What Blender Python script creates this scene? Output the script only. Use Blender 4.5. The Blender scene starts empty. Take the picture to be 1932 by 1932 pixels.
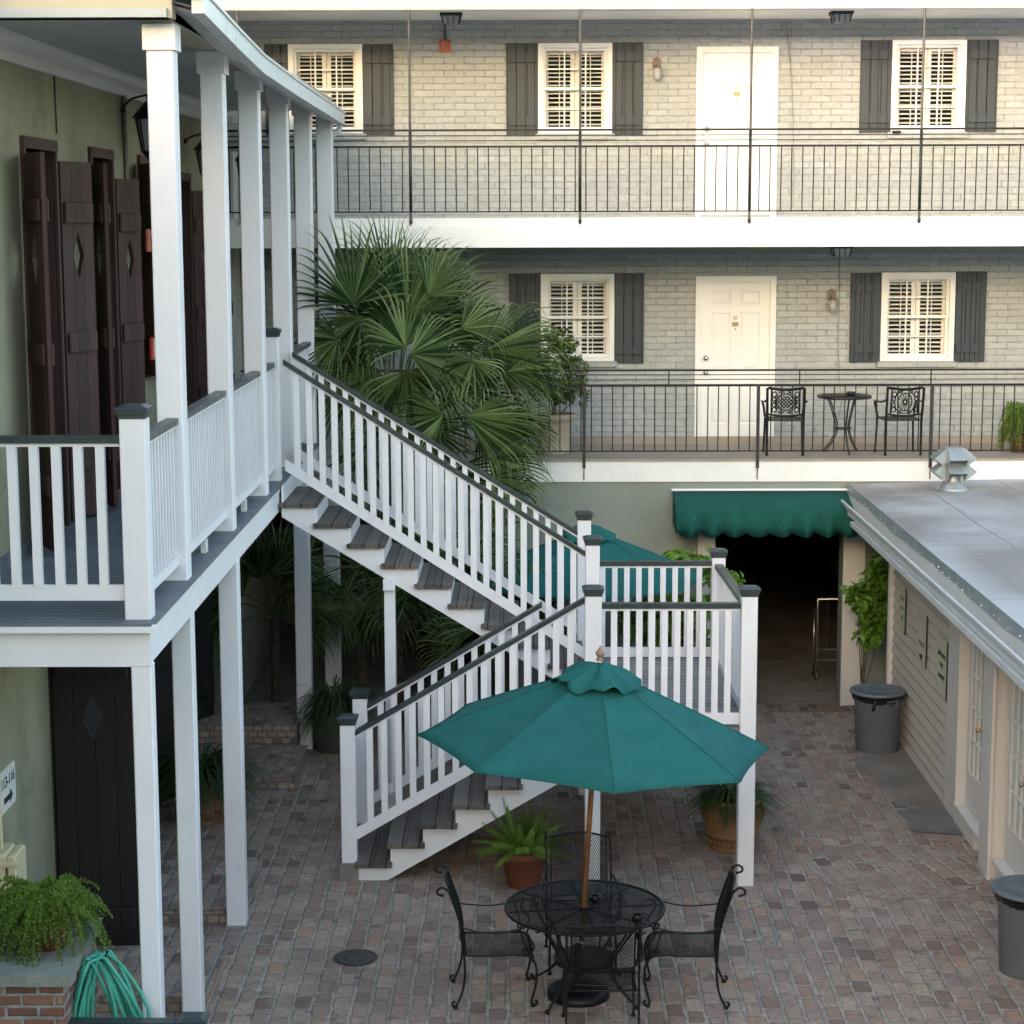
import bpy, bmesh, math, random
from mathutils import Vector, Matrix
random.seed(7)
R_=math.radians
scene=bpy.context.scene
COL=scene.collection

# ---------------------------------------------------------------- camera calibration (pixels of a 1932 px wide picture)
H=6.05; FPX=3700.0; CXY=966.0
PITCH=math.atan(554/FPX); YAW=math.atan(27.7/math.hypot(FPX,554)); ROLL=-0.003
CAMROT=Matrix.Rotation(YAW,3,'Z')@Matrix.Rotation(math.pi/2-PITCH,3,'X')@Matrix.Rotation(ROLL,3,'Z')
def ray(u,v): return CAMROT@Vector(((u-CXY)/FPX,-(v-CXY)/FPX,-1))
def atY(u,v,Y):
    r=ray(u,v); t=Y/r.y; return Vector((r.x*t,Y,H+r.z*t))
def atX(u,v,X):
    r=ray(u,v); t=X/r.x; return Vector((X,r.y*t,H+r.z*t))
def atZ(u,v,Z=0.0):
    r=ray(u,v); t=(Z-H)/r.z; return Vector((r.x*t,r.y*t,Z))

# ---------------------------------------------------------------- mesh builder
OFF={}
class MB:
    def __init__(s): s.v=[]; s.f=[]
    def add(s,vs,fs):
        b=len(s.v); s.v+= [tuple(x) for x in vs]; s.f+=[tuple(b+i for i in f) for f in fs]; return s
    def box(s,x0,x1,y0,y1,z0,z1):
        if x0>x1:x0,x1=x1,x0
        if y0>y1:y0,y1=y1,y0
        if z0>z1:z0,z1=z1,z0
        return s.add([(x0,y0,z0),(x1,y0,z0),(x1,y1,z0),(x0,y1,z0),(x0,y0,z1),(x1,y0,z1),(x1,y1,z1),(x0,y1,z1)],
              [(0,3,2,1),(4,5,6,7),(0,1,5,4),(1,2,6,5),(2,3,7,6),(3,0,4,7)])
    def bbox(s,x0,x1,y0,y1,z0,z1,c=.006):     # box with chamfered vertical edges and top
        if x0>x1:x0,x1=x1,x0
        if y0>y1:y0,y1=y1,y0
        def ring(i,z): return [(x0+c+i,y0+i,z),(x1-c-i,y0+i,z),(x1-i,y0+c+i,z),(x1-i,y1-c-i,z),(x1-c-i,y1-i,z),(x0+c+i,y1-i,z),(x0+i,y1-c-i,z),(x0+i,y0+c+i,z)]
        vs=ring(0,z0)+ring(0,z1-c)+ring(c,z1)
        fs=[tuple(reversed(range(8))),tuple(range(16,24))]
        for k in (0,8):
            fs+=[(k+i,k+(i+1)%8,k+8+(i+1)%8,k+8+i) for i in range(8)]
        return s.add(vs,fs)
    def bar(s,p0,p1,w,h,up=(0,0,1)):
        p0=Vector(p0);p1=Vector(p1);d=(p1-p0).normalized();up=Vector(up)
        sd=d.cross(up)
        if sd.length<1e-5: sd=d.cross(Vector((0,1,0)))
        sd.normalize(); u=sd.cross(d).normalized()
        a=sd*(w/2);b=u*(h/2)
        vs=[p0-a-b,p0+a-b,p0+a+b,p0-a+b,p1-a-b,p1+a-b,p1+a+b,p1-a+b]
        return s.add(vs,[(0,1,2,3),(7,6,5,4),(0,4,5,1),(1,5,6,2),(2,6,7,3),(3,7,4,0)])
    def vbar(s,p0,p1,w,h):   # sloped board with vertical ends (in a vertical plane); h measured vertically
        p0=Vector(p0);p1=Vector(p1);d=(p1-p0);d.z=0;d.normalize();sd=Vector((-d.y,d.x,0))*(w/2);b=Vector((0,0,h/2))
        vs=[p0-sd-b,p0+sd-b,p0+sd+b,p0-sd+b,p1-sd-b,p1+sd-b,p1+sd+b,p1-sd+b]
        return s.add(vs,[(0,1,2,3),(7,6,5,4),(0,4,5,1),(1,5,6,2),(2,6,7,3),(3,7,4,0)])
    def tube(s,pts,r,n=8,cap=True,closed=False,flat=None):
        pts=[Vector(p) for p in pts];m=len(pts)
        if m<2: return s
        rr=r if isinstance(r,(list,tuple)) else [r]*m
        prev=None;vs=[];fs=[]
        for i,p in enumerate(pts):
            if closed: t=pts[(i+1)%m]-pts[i-1]
            else: t=pts[min(i+1,m-1)]-pts[max(i-1,0)]
            if t.length<1e-9: t=Vector((0,0,1))
            t.normalize()
            if prev is None:
                a=Vector((0,0,1)) if abs(t.z)<.9 else Vector((1,0,0))
                nn=t.cross(a).normalized()
            else:
                nn=prev-t*prev.dot(t)
                if nn.length<1e-6: nn=t.orthogonal()
                nn.normalize()
            prev=nn;bb=t.cross(nn)
            for k in range(n):
                a=2*math.pi*k/n
                ca,sa=math.cos(a),math.sin(a)
                if flat: vs.append(p+nn*(ca*rr[i])+bb*(sa*rr[i]*flat))
                else: vs.append(p+(nn*ca+bb*sa)*rr[i])
        L=m if closed else m-1
        for i in range(L):
            j=(i+1)%m
            for k in range(n):
                fs.append((i*n+k,i*n+(k+1)%n,j*n+(k+1)%n,j*n+k))
        if cap and not closed:
            fs.append(tuple(reversed(range(n))));fs.append(tuple((m-1)*n+k for k in range(n)))
        return s.add(vs,fs)
    def lathe(s,prof,n=32,c=(0,0,0),cap=True,wob=0):
        vs=[];fs=[];m=len(prof)
        for i,(r,z) in enumerate(prof):
            for k in range(n):
                a=2*math.pi*k/n
                q=r*(1+wob*math.sin(3*a+z*5))
                vs.append((c[0]+q*math.cos(a),c[1]+q*math.sin(a),c[2]+z))
        for i in range(m-1):
            for k in range(n): fs.append((i*n+k,i*n+(k+1)%n,(i+1)*n+(k+1)%n,(i+1)*n+k))
        if cap:
            fs.append(tuple(reversed(range(n))));fs.append(tuple((m-1)*n+k for k in range(n)))
        return s.add(vs,fs)
    def prism(s,poly,fn,a,b):   # poly 2D, fn(p,q,t)->3D
        n=len(poly)
        vs=[fn(p,q,a) for p,q in poly]+[fn(p,q,b) for p,q in poly]
        fs=[tuple(range(n)),tuple(reversed(range(n,2*n)))]+[(i,(i+1)%n,n+(i+1)%n,n+i) for i in range(n)]
        return s.add(vs,fs)
    def sphere(s,c,r,n=10,m=6,sz=1):
        prof=[(max(1e-4,r*math.sin(math.pi*i/m)),-r*sz*math.cos(math.pi*i/m)) for i in range(m+1)]
        return s.lathe(prof,n,c,cap=False)
    def poly(s,pts): return s.add(pts,[tuple(range(len(pts)))])
    def xf(s,M): s.v=[tuple(M@Vector(p)) for p in s.v]; return s
    def build(s,name,mat,parent=None,smooth=False,at=None,kind=None):
        off=Vector((0,0,0))
        if parent is not None: off=OFF.get(parent.name,Vector((0,0,0)))
        elif at is not None: off=Vector(at)
        me=bpy.data.meshes.new(name)
        me.from_pydata([(x-off.x,y-off.y,z-off.z) for x,y,z in s.v],[],s.f)
        bm=bmesh.new();bm.from_mesh(me);bmesh.ops.recalc_face_normals(bm,faces=bm.faces);bm.to_mesh(me);bm.free()
        if smooth:
            for p in me.polygons: p.use_smooth=True
        me.materials.append(mat)
        o=bpy.data.objects.new(name,me);COL.objects.link(o)
        if parent is not None: o.parent=parent; OFF[o.name]=off
        else:
            o.location=off; OFF[o.name]=off
        if kind: o['kind']=kind
        return o
def tag(o,label,cat,group=None,kind=None):
    o['label']=label;o['category']=cat
    if group:o['group']=group
    if kind:o['kind']=kind
    return o
def thing(name,label,cat,loc=(0,0,0),group=None):
    o=bpy.data.objects.new(name,None);COL.objects.link(o);o.location=loc;o.empty_display_size=.1
    OFF[o.name]=Vector(loc); return tag(o,label,cat,group)
def struct(mb,name,mat,smooth=False):
    o=mb.build(name,mat,None,smooth);o['kind']='structure';return o
def copy_tree(o,parent=None):
    c=o.copy();COL.objects.link(c)
    if parent is not None:c.parent=parent
    for ch in list(o.children): copy_tree(ch,c)
    return c
def smooth_angle(o,ang=40):
    me=o.data
    for p in me.polygons:p.use_smooth=True
    bm=bmesh.new();bm.from_mesh(me)
    for e in bm.edges:
        if len(e.link_faces)==2 and e.calc_face_angle(0)>R_(ang): e.smooth=False
    bm.to_mesh(me);bm.free();return o
def spline(pts,n=6):    # catmull-rom
    P=[Vector(p) for p in pts];out=[]
    for i in range(len(P)-1):
        p0=P[max(i-1,0)];p1=P[i];p2=P[i+1];p3=P[min(i+2,len(P)-1)]
        for k in range(n):
            t=k/n
            out.append(.5*((2*p1)+(p2-p0)*t+(2*p0-5*p1+4*p2-p3)*t*t+(3*p1-p0-3*p2+p3)*t**3))
    out.append(P[-1]);return out
def text_obj(txt,size,origin,xdir,ydir,mat,parent,name='lettering',ext=.0015,bold=0,align='CENTER'):
    cu=bpy.data.curves.new('t','FONT');cu.body=txt;cu.size=size;cu.extrude=ext;cu.align_x=align;cu.align_y='CENTER';cu.offset=bold
    ob=bpy.data.objects.new('t',cu);COL.objects.link(ob)
    dg=bpy.context.evaluated_depsgraph_get();dg.update()
    me=bpy.data.meshes.new_from_object(ob.evaluated_get(dg));bpy.data.objects.remove(ob)
    xd=Vector(xdir).normalized();yd=Vector(ydir).normalized();zd=xd.cross(yd)
    off=OFF.get(parent.name,Vector((0,0,0)));o_=Vector(origin)-off
    for v in me.vertices: v.co=o_+xd*v.co.x+yd*v.co.y+zd*v.co.z
    me.name=name;me.materials.clear();me.materials.append(mat)
    o=bpy.data.objects.new(name,me);COL.objects.link(o);o.parent=parent;OFF[o.name]=off;return o

# ---------------------------------------------------------------- materials
class NT:
    def __init__(s,name):
        s.m=bpy.data.materials.new(name);s.m.use_nodes=True;s.t=s.m.node_tree;s.t.nodes.clear()
        s.out=s.t.nodes.new('ShaderNodeOutputMaterial');s.b=s.t.nodes.new('ShaderNodeBsdfPrincipled')
        s.t.links.new(s.b.outputs[0],s.out.inputs[0])
        s._c=None
    def N(s,ty,**k):
        n=s.t.nodes.new(ty)
        for a,b in k.items(): setattr(n,a,b)
        return n
    def L(s,a,i):
        if hasattr(a,'links') or hasattr(a,'is_linked'): s.t.links.new(a,i)
        else:
            try:i.default_value=a
            except Exception: i.default_value=(*a,1) if len(a)==3 else a
    def math(s,op,a,b=None,c=None,clamp=False):
        n=s.N('ShaderNodeMath',operation=op,use_clamp=clamp);s.L(a,n.inputs[0])
        if b is not None:s.L(b,n.inputs[1])
        if c is not None:s.L(c,n.inputs[2])
        return n.outputs[0]
    def co(s):
        if s._c is None:s._c=s.N('ShaderNodeTexCoord').outputs['Object']
        return s._c
    def sep(s,v=None):
        n=s.N('ShaderNodeSeparateXYZ');s.L(v or s.co(),n.inputs[0]);return n.outputs
    def comb(s,x,y,z=0.0):
        n=s.N('ShaderNodeCombineXYZ');s.L(x,n.inputs[0]);s.L(y,n.inputs[1]);s.L(z,n.inputs[2]);return n.outputs[0]
    def noise(s,scale,detail=3,rough=.55,vec=None,dist=0,out='Fac'):
        n=s.N('ShaderNodeTexNoise');n.inputs['Scale'].default_value=scale;n.inputs['Detail'].default_value=detail
        n.inputs['Roughness'].default_value=rough;n.inputs['Distortion'].default_value=dist
        s.L(vec or s.co(),n.inputs['Vector']);return n.outputs[out]
    def scaled(s,sx,sy,sz):
        n=s.N('ShaderNodeMapping');s.L(s.co(),n.inputs[0]);n.inputs['Scale'].default_value=(sx,sy,sz);return n.outputs[0]
    def mr(s,v,a,b,c=0.0,d=1.0,smooth=False):
        n=s.N('ShaderNodeMapRange');n.clamp=True
        if smooth:n.interpolation_type='SMOOTHSTEP'
        for i,x in enumerate((v,a,b,c,d)): s.L(x,n.inputs[i])
        return n.outputs[0]
    def mix(s,f,a,b,mode='MIX'):
        n=s.N('ShaderNodeMix',data_type='RGBA',blend_type=mode)
        s.L(f,n.inputs[0])
        for i,x in ((6,a),(7,b)):
            if isinstance(x,tuple): n.inputs[i].default_value=(*x,1)
            else: s.L(x,n.inputs[i])
        return n.outputs[2]
    def ramp(s,f,stops,const=False):
        n=s.N('ShaderNodeValToRGB');r=n.color_ramp
        if const:r.interpolation='CONSTANT'
        while len(r.elements)<len(stops): r.elements.new(.5)
        for e,(p,c) in zip(r.elements,stops): e.position=p;e.color=(*c,1)
        s.L(f,n.inputs[0]);return n.outputs[0]
    def fin(s,col,rough=.6,h=None,dist=.004,strength=1,metal=0,spec=.5):
        s.L(col if not isinstance(col,tuple) else (*col,1),s.b.inputs['Base Color']);s.L(rough,s.b.inputs['Roughness'])
        s.b.inputs['Metallic'].default_value=metal;s.b.inputs['Specular IOR Level'].default_value=spec
        if h is not None:
            n=s.N('ShaderNodeBump');n.inputs['Strength'].default_value=strength;n.inputs['Distance'].default_value=dist
            s.L(h,n.inputs['Height']);s.t.links.new(n.outputs[0],s.b.inputs['Normal'])
        return s.m
def sc(c,k): return tuple(min(1,x*k) for x in c)
def plain(name,col,rough=.55,var=.12,scale=2.5,bscale=40,dist=.0015,metal=0,dirt=None,dscale=1.3,spec=.5,dth=.62):
    n=NT(name);a=n.noise(scale,4);c=n.mix(n.mr(a,.3,.7),sc(col,1-var),sc(col,1+var))
    if dirt:
        d=n.noise(dscale,6,.7);c=n.mix(n.math('MULTIPLY',n.mr(d,dth,dth+.13),.7),c,dirt)
    b=n.noise(bscale,3)
    return n.fin(c,rough,b,dist,1,metal,spec)
def painted_wood(name,col,rough=.45,grime=(.40,.38,.34),amount=.6,axis='z',peel=True):
    n=NT(name);v=n.scaled(*{'z':(30,30,1.5),'x':(1.5,30,30),'y':(30,1.5,30)}[axis])
    g=n.noise(1.6,4,.6,v);st=n.noise(1.1,5,.65)
    c=n.mix(n.mr(st,.3,.72),col,sc(col,.90))
    gr=n.math('MULTIPLY',n.mr(g,.62,.80),n.mr(st,.45,.65));c=n.mix(n.math('MULTIPLY',gr,amount),c,grime)
    if peel:
        p=n.noise(14,5,.7);c=n.mix(n.mr(p,.735,.755),c,(.35,.30,.25))
    return n.fin(c,rough,g,.002,.6)
def brick(name,ax,L,Hh,mortar,stops,mcol,off=.5,wob=.004,bump=.006,rough=.85,soft=.006,jit=.004,circle=None,extra=None,rowjit=0,wob2=0,jm=1.0,rnd_=.012):
    n=NT(name);s=n.sep();u=s['XYZ'.index(ax[0])];r=s['XYZ'.index(ax[1])]
    if circle:
        cx,cy,cr,ang=circle
        dx=n.math('SUBTRACT',s[0],cx);dy=n.math('SUBTRACT',s[1],cy)
        d=n.math('SQRT',n.math('ADD',n.math('MULTIPLY',dx,dx),n.math('MULTIPLY',dy,dy)))
        d=n.math('ADD',d,n.math('MULTIPLY',n.math('SUBTRACT',n.noise(2.2,2),.5),.16))
        ins=n.math('LESS_THAN',d,cr);ring=n.mr(n.math('ABSOLUTE',n.math('SUBTRACT',d,cr)),.006,.026)
        ca,sa=math.cos(ang),math.sin(ang)
        u2=n.math('ADD',n.math('MULTIPLY',dx,sa),n.math('MULTIPLY',dy,ca))
        r2=n.math('SUBTRACT',n.math('MULTIPLY',dx,ca),n.math('MULTIPLY',dy,sa))
        u=n.math('ADD',n.math('MULTIPLY',u,n.math('SUBTRACT',1,ins)),n.math('MULTIPLY',u2,ins))
        r=n.math('ADD',n.math('MULTIPLY',r,n.math('SUBTRACT',1,ins)),n.math('MULTIPLY',n.math('MULTIPLY',r2,.9),ins))
    w=n.N('ShaderNodeSeparateXYZ');s_=n.noise(1.3,2,.5,out='Color');n.L(s_,w.inputs[0])
    u=n.math('ADD',u,n.math('MULTIPLY',n.math('SUBTRACT',w.outputs[0],.5),wob*8))
    r=n.math('ADD',r,n.math('MULTIPLY',n.math('SUBTRACT',w.outputs[1],.5),wob*6))
    if wob2:
        w2=n.N('ShaderNodeSeparateXYZ');n.L(n.noise(8.5,2,.5,out='Color'),w2.inputs[0])
        u=n.math('ADD',u,n.math('MULTIPLY',n.math('SUBTRACT',w2.outputs[0],.5),wob2*2));r=n.math('ADD',r,n.math('MULTIPLY',n.math('SUBTRACT',w2.outputs[1],.5),wob2*1.6))
    rs=n.math('DIVIDE',r,Hh);row=n.math('FLOOR',rs);fr=n.math('FRACT',rs)
    us=n.math('ADD',n.math('DIVIDE',u,L),n.math('MULTIPLY',n.math('FLOORED_MODULO',row,2.0),off))
    if rowjit:
        wr=n.N('ShaderNodeTexWhiteNoise',noise_dimensions='1D');n.L(row,wr.inputs['W']);us=n.math('ADD',us,n.math('MULTIPLY',wr.outputs[0],rowjit))
    cl=n.math('FLOOR',us);fu=n.math('FRACT',us)
    wn=n.N('ShaderNodeTexWhiteNoise',noise_dimensions='2D');n.L(n.comb(cl,row),wn.inputs['Vector']);rnd=wn.outputs['Value']
    rc=n.N('ShaderNodeSeparateXYZ');n.L(wn.outputs['Color'],rc.inputs[0])
    dl=n.math('ADD',n.math('MULTIPLY',n.math('MINIMUM',fu,n.math('SUBTRACT',1,fu)),L),mortar*(1-jm)/2)
    dr=n.math('MULTIPLY',n.math('MINIMUM',fr,n.math('SUBTRACT',1,fr)),Hh)
    d=n.math('SMOOTH_MIN',dl,dr,rnd_)
    fine=n.noise(28,4,.6);d=n.math('ADD',d,n.math('MULTIPLY',n.math('SUBTRACT',fine,.5),jit*2))
    d=n.math('ADD',d,n.math('MULTIPLY',n.math('SUBTRACT',rc.outputs[1],.5),jit))
    mask=n.mr(d,mortar/2,mortar/2+soft,smooth=True)
    if circle: mask=n.math('MULTIPLY',mask,ring)
    c=n.ramp(rnd,stops)
    mot=n.noise(17,5,.65);c=n.mix(n.mr(mot,.35,.7,0,.5),c,sc(stops[0][1],.7),'MIX')
    mt=n.mix(n.mr(n.noise(9,4),.35,.65),sc(mcol,.72),sc(mcol,1.12))
    if wob2: mt=n.mix(n.mr(n.noise(2.1,6,.7),.44,.66,0,.75),mt,sc(mcol,.42))
    c=n.mix(mask,mt,c)
    if extra: c=extra(n,c,mask,rc)
    hh=n.math('ADD',n.math('MULTIPLY',mask,.75),n.math('MULTIPLY',n.noise(60,4,.7),.22))
    hh=n.math('ADD',hh,n.math('MULTIPLY',rc.outputs[2],.25*(1 if bump>.005 else .2)))
    return n.fin(c,rough,hh,bump,1)
def ground_extra(n,c,mask,rc):
    big=n.noise(.45,5,.6);big2=n.noise(1.6,5,.65,vec=n.scaled(1,.7,1))
    c=n.mix(n.math('MULTIPLY',n.mr(big,.50,.72),.40),c,(.075,.062,.055))
    c=n.mix(n.math('MULTIPLY',n.mr(big2,.52,.68),.6),c,(.36,.305,.265))
    gr=n.noise(3.2,6,.75);c=n.mix(n.mr(gr,.45,.70,0,.5),c,(.20,.155,.13));c=n.mix(n.mr(n.noise(38,4,.7),.50,.70,0,.5),c,(.12,.095,.082))
    b3=n.noise(5,5,.7);c=n.mix(n.math('MULTIPLY',n.mr(b3,.57,.68),.7),c,(.06,.05,.045))
    b4=n.noise(6.5,6,.75,vec=n.scaled(1.3,1,1));c=n.mix(n.math('MULTIPLY',n.mr(b4,.60,.68),.6),c,(.50,.44,.39))
    return c
BRK=[(0,(.16,.105,.085)),(.07,(.27,.17,.13)),(.25,(.375,.25,.195)),(.5,(.43,.305,.24)),(.7,(.47,.35,.275)),(.84,(.51,.39,.295)),(.93,(.47,.27,.18)),(1,(.31,.235,.20))]
M={}
M['paving']=brick('brick_paving_mat','YX',.245,.152,.020,BRK,(.46,.395,.335),off=.5,wob=.003,bump=.018,rough=.88,soft=.012,jit=.015,wob2=.014,jm=.72,rnd_=.032,circle=(3.45,17.72,.78,R_(-12)),extra=ground_extra,rowjit=.35)
M['threshold']=brick('threshold_brick_mat','YX',.26,.13,.016,[(0,(.10,.06,.05)),(.4,(.20,.11,.08)),(.7,(.30,.15,.08)),(1,(.28,.25,.22))],(.25,.24,.22),bump=.01,extra=ground_extra)
M['stepbrick']=brick('step_brick_mat','YX',.23,.125,.022,BRK,(.28,.265,.25),bump=.014,soft=.009,jit=.010,wob2=.010,extra=ground_extra,rowjit=.3)
M['stepface']=brick('step_face_mat','XZ',.11,.075,.012,BRK,(.2,.19,.18),bump=.01)
M['pierbrick']=brick('pier_brick_mat','XZ',.21,.076,.014,[(0,(.13,.06,.045)),(.4,(.25,.11,.07)),(.8,(.33,.18,.12)),(1,(.35,.27,.2))],(.30,.29,.27),bump=.012,soft=.007,jit=.005)
M['pierbrickside']=brick('pier_side_brick_mat','YZ',.21,.076,.014,[(0,(.13,.06,.045)),(.4,(.25,.11,.07)),(.8,(.33,.18,.12)),(1,(.35,.27,.2))],(.30,.29,.27),bump=.012,soft=.007,jit=.005)
def wall_extra(n,c,mask,rc):
    st=n.noise(1.2,5,.6);c=n.mix(n.math('MULTIPLY',n.mr(st,.5,.7),.35),c,(.33,.34,.28))
    sk=n.noise(1.0,5,.7,vec=n.scaled(9,9,.7));return n.mix(n.math('MULTIPLY',n.mr(sk,.62,.78),.35),c,(.22,.22,.18))
M['facade']=brick('painted_brick_mat','XZ',.262,.0835,.008,[(0,(.378,.395,.398)),(.5,(.402,.42,.423)),(1,(.44,.46,.462))],(.365,.38,.378),bump=.008,rough=.6,soft=.006,jit=.0025,wob=.002,extra=wall_extra)
M['stucco']=plain('sage_stucco_mat',(.235,.26,.225),.85,.10,1.2,30,.006,dirt=(.15,.16,.125))
M['olive']=plain('olive_stucco_mat',(.27,.255,.175),.85,.14,.9,22,.008,dirt=(.15,.14,.095),dscale=1.0,dth=.52)
W=(.81,.80,.83)
M['white']=painted_wood('white_paint_mat',W,.42)
M['whitex']=painted_wood('white_paint_rail_mat',W,.42,axis='x')
M['whitebright']=plain('white_trim_mat',(.83,.83,.82),.5,.03,2,12,.004,dirt=(.6,.58,.54),dth=.66)
M['slab']=plain('white_slab_mat',(.80,.79,.765),.6,.05,1.5,9,.008,dirt=(.52,.47,.41),dscale=3.5,dth=.62)
M['cream']=painted_wood('cream_board_mat',(.46,.42,.32),.55,(.35,.32,.24),.5,'x')
M['lining']=plain('dim_garage_wall_mat',(.34,.28,.22),.8,.3,1,20,.004)
M['ceil']=plain('gallery_ceiling_mat',(.42,.45,.46),.6,.06,2,20,.002)
M['cornice']=plain('cornice_mat',(.62,.62,.60),.5,.05)
M['railgreen']=plain('dark_rail_mat',(.030,.042,.046),.38,.3,6,70,.0015,dirt=(.09,.10,.10),dscale=9,dth=.6)
M['railworn']=plain('worn_rail_mat',(.06,.07,.075),.45,.3,6,60,.002,dirt=(.20,.18,.17),dscale=7,dth=.5)
def boards(name,ax,pitch,col,gap=.006,rough=.6,grain=(3,40,3),cvar=.25,dirt=None,bump=.006):
    n=NT(name);s=n.sep();r=n.math('DIVIDE',s['XYZ'.index(ax)],pitch);row=n.math('FLOOR',r);fr=n.math('FRACT',r)
    d=n.math('MULTIPLY',n.math('MINIMUM',fr,n.math('SUBTRACT',1,fr)),pitch);mask=n.mr(d,gap*.4,gap)
    wn=n.N('ShaderNodeTexWhiteNoise',noise_dimensions='1D');n.L(row,wn.inputs['W'])
    g=n.noise(1,5,.65,vec=n.scaled(*grain))
    c=n.mix(wn.outputs[0],sc(col,1-cvar),sc(col,1+cvar));c=n.mix(n.mr(g,.35,.7,0,.6),c,sc(col,.55))
    if dirt:c=n.mix(n.math('MULTIPLY',n.mr(n.noise(1.5,5,.7),.5,.7),.6),c,dirt)
    c=n.mix(mask,sc(col,.15),c)
    return n.fin(c,rough,n.math('ADD',n.math('MULTIPLY',mask,.8),n.math('MULTIPLY',g,.3)),bump,1)
M['deck']=boards('gallery_deck_mat','Y',.088,(.135,.155,.18),.006,.6,(2,30,3),.12,(.2,.22,.24))
M['landing']=boards('landing_deck_mat','Y',.14,(.235,.22,.20),.009,.8,(2.5,55,3),.2,(.34,.32,.30))
M['tread']=boards('weathered_tread_mat','X',.152,(.135,.112,.098),.007,.85,(90,2.2,3),.35,(.06,.05,.045),.012)
M['brownwood']=boards('brown_shutter_mat','X',.17,(.052,.021,.017),.007,.72,(40,40,2),.3,(.075,.040,.032));M['darkleaf']=boards('black_brown_shutter_mat','X',.17,(.012,.008,.008),.007,.7,(40,40,2),.2)
M['redwood']=boards('red_brown_shutter_mat','X',.17,(.10,.036,.025),.007,.65,(40,40,2),.2,(.15,.075,.06))
M['darkwood']=plain('dark_door_mat',(.018,.012,.012),.5,.3,5,40,.003)
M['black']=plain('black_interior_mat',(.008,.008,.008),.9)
M['slate']=boards('slate_shutter_mat','X',.116,(.030,.042,.056),.006,.5,(30,30,2),.08,None,.004)
M['iron']=plain('black_iron_mat',(.008,.008,.009),.45,.3,12,80,.0008,spec=.3)
M['ironold']=plain('old_iron_mat',(.020,.019,.018),.5,.4,12,80,.001,dirt=(.07,.035,.02),dscale=14,dth=.64)
M['rod']=plain('steel_rod_mat',(.075,.072,.066),.45,.3,6,60,.0005)
M['concrete']=plain('concrete_mat',(.20,.172,.148),.85,.2,2.2,30,.006,dirt=(.13,.12,.10),dth=.55)
M['balconyfloor']=plain('balcony_floor_mat',(.33,.28,.235),.8,.12,2,30,.004,dirt=(.2,.17,.14))
M['garagefloor']=plain('garage_floor_mat',(.22,.19,.155),.75,.3,1,20,.004,dirt=(.12,.10,.085),dth=.5)
M['flag']=plain('flagstone_mat',(.145,.13,.125),.7,.25,2,20,.006,dirt=(.24,.22,.17),dth=.5)
M['slate_slab']=plain('pier_slab_mat',(.20,.215,.19),.75,.18,4,14,.012,dirt=(.30,.31,.28),dscale=5,dth=.57)
M['roof']=None
n=NT('roof_membrane_mat');a=n.noise(.9,5,.62,vec=n.scaled(1,.45,1));b=n.noise(7,4)
st=n.math('MAXIMUM',n.mr(n.math('ADD',n.math('DISTANCE' if False else 'ABSOLUTE',n.math('SUBTRACT',n.sep()[1],2.9)),n.math('MULTIPLY',n.noise(1.1,5,.7),4.0)),2.9,4.4,1,0),0.0);c=n.mix(n.mr(a,.35,.6),(.44,.445,.455),(.36,.365,.375));c=n.mix(n.math('MULTIPLY',n.math('MULTIPLY',st,n.mr(n.sep()[0],-.42,-.05)),.8),c,(.20,.175,.17));c=n.mix(n.math('MULTIPLY',n.mr(n.noise(.55,4,.6,vec=n.scaled(.8,.5,1)),.47,.62),.8),c,(.19,.165,.16))
sx=n.sep();f1=n.math('ABSOLUTE',n.math('SUBTRACT',n.math('FRACT',n.math('DIVIDE',n.math('ADD',sx[0],n.math('MULTIPLY',n.noise(.8,2),.1)),.98)),.5));f2=n.math('ABSOLUTE',n.math('SUBTRACT',n.math('FRACT',n.math('DIVIDE',sx[1],3.1)),.5))
ln=n.math('MINIMUM',n.mr(f1,.006,.014),n.mr(f2,.002,.005));c=n.mix(ln,(.22,.21,.21),c);c=n.mix(n.mr(n.noise(23,3,.7),.74,.76),c,(.7,.7,.68))
M['roof']=n.fin(c,.5,n.math('ADD',b,ln),.004,1)
M['galv']=plain('galvanised_mat',(.36,.40,.41),.42,.15,5,30,.001,metal=.55,dirt=(.55,.56,.56),dscale=6,dth=.6)
M['metalpaint']=plain('painted_metal_mat',(.60,.62,.62),.4,.06,3,20,.001,dirt=(.4,.38,.34))
M['siding']=plain('taupe_siding_mat',(.55,.495,.43),.55,.06,2,40,.001)
M['sidetrim']=painted_wood('pale_trim_mat',(.66,.63,.60),.45,amount=.2)
M['teal']=None
def fabric(name,col,sp=False):
    n=NT(name);w=n.noise(3.5,4,.6);c=n.mix(n.mr(w,.3,.7),sc(col,.88),sc(col,1.12))
    if sp: c=n.mix(n.mr(n.noise(42,2,.5),.745,.76),c,(.45,.6,.55))
    v=n.noise(160,2);m=n.fin(c,.8,n.math('ADD',n.math('MULTIPLY',n.noise(6,3),2.5),v),.004,.6,spec=.2)
    tr=n.N('ShaderNodeBsdfTranslucent');n.L(c,tr.inputs[0]);mx=n.N('ShaderNodeMixShader');mx.inputs[0].default_value=.12
    n.t.links.new(n.b.outputs[0],mx.inputs[1]);n.t.links.new(tr.outputs[0],mx.inputs[2]);n.t.links.new(mx.outputs[0],n.out.inputs[0]);return m
M['teal']=fabric('teal_fabric_mat',(.018,.125,.115))
M['tealawn']=fabric('awning_fabric_mat',(.012,.095,.078),True)
M['polewood']=plain('pole_wood_mat',(.24,.10,.035),.4,.2,6,50,.001)
M['finial']=plain('finial_wood_mat',(.30,.19,.14),.5,.2)
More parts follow.
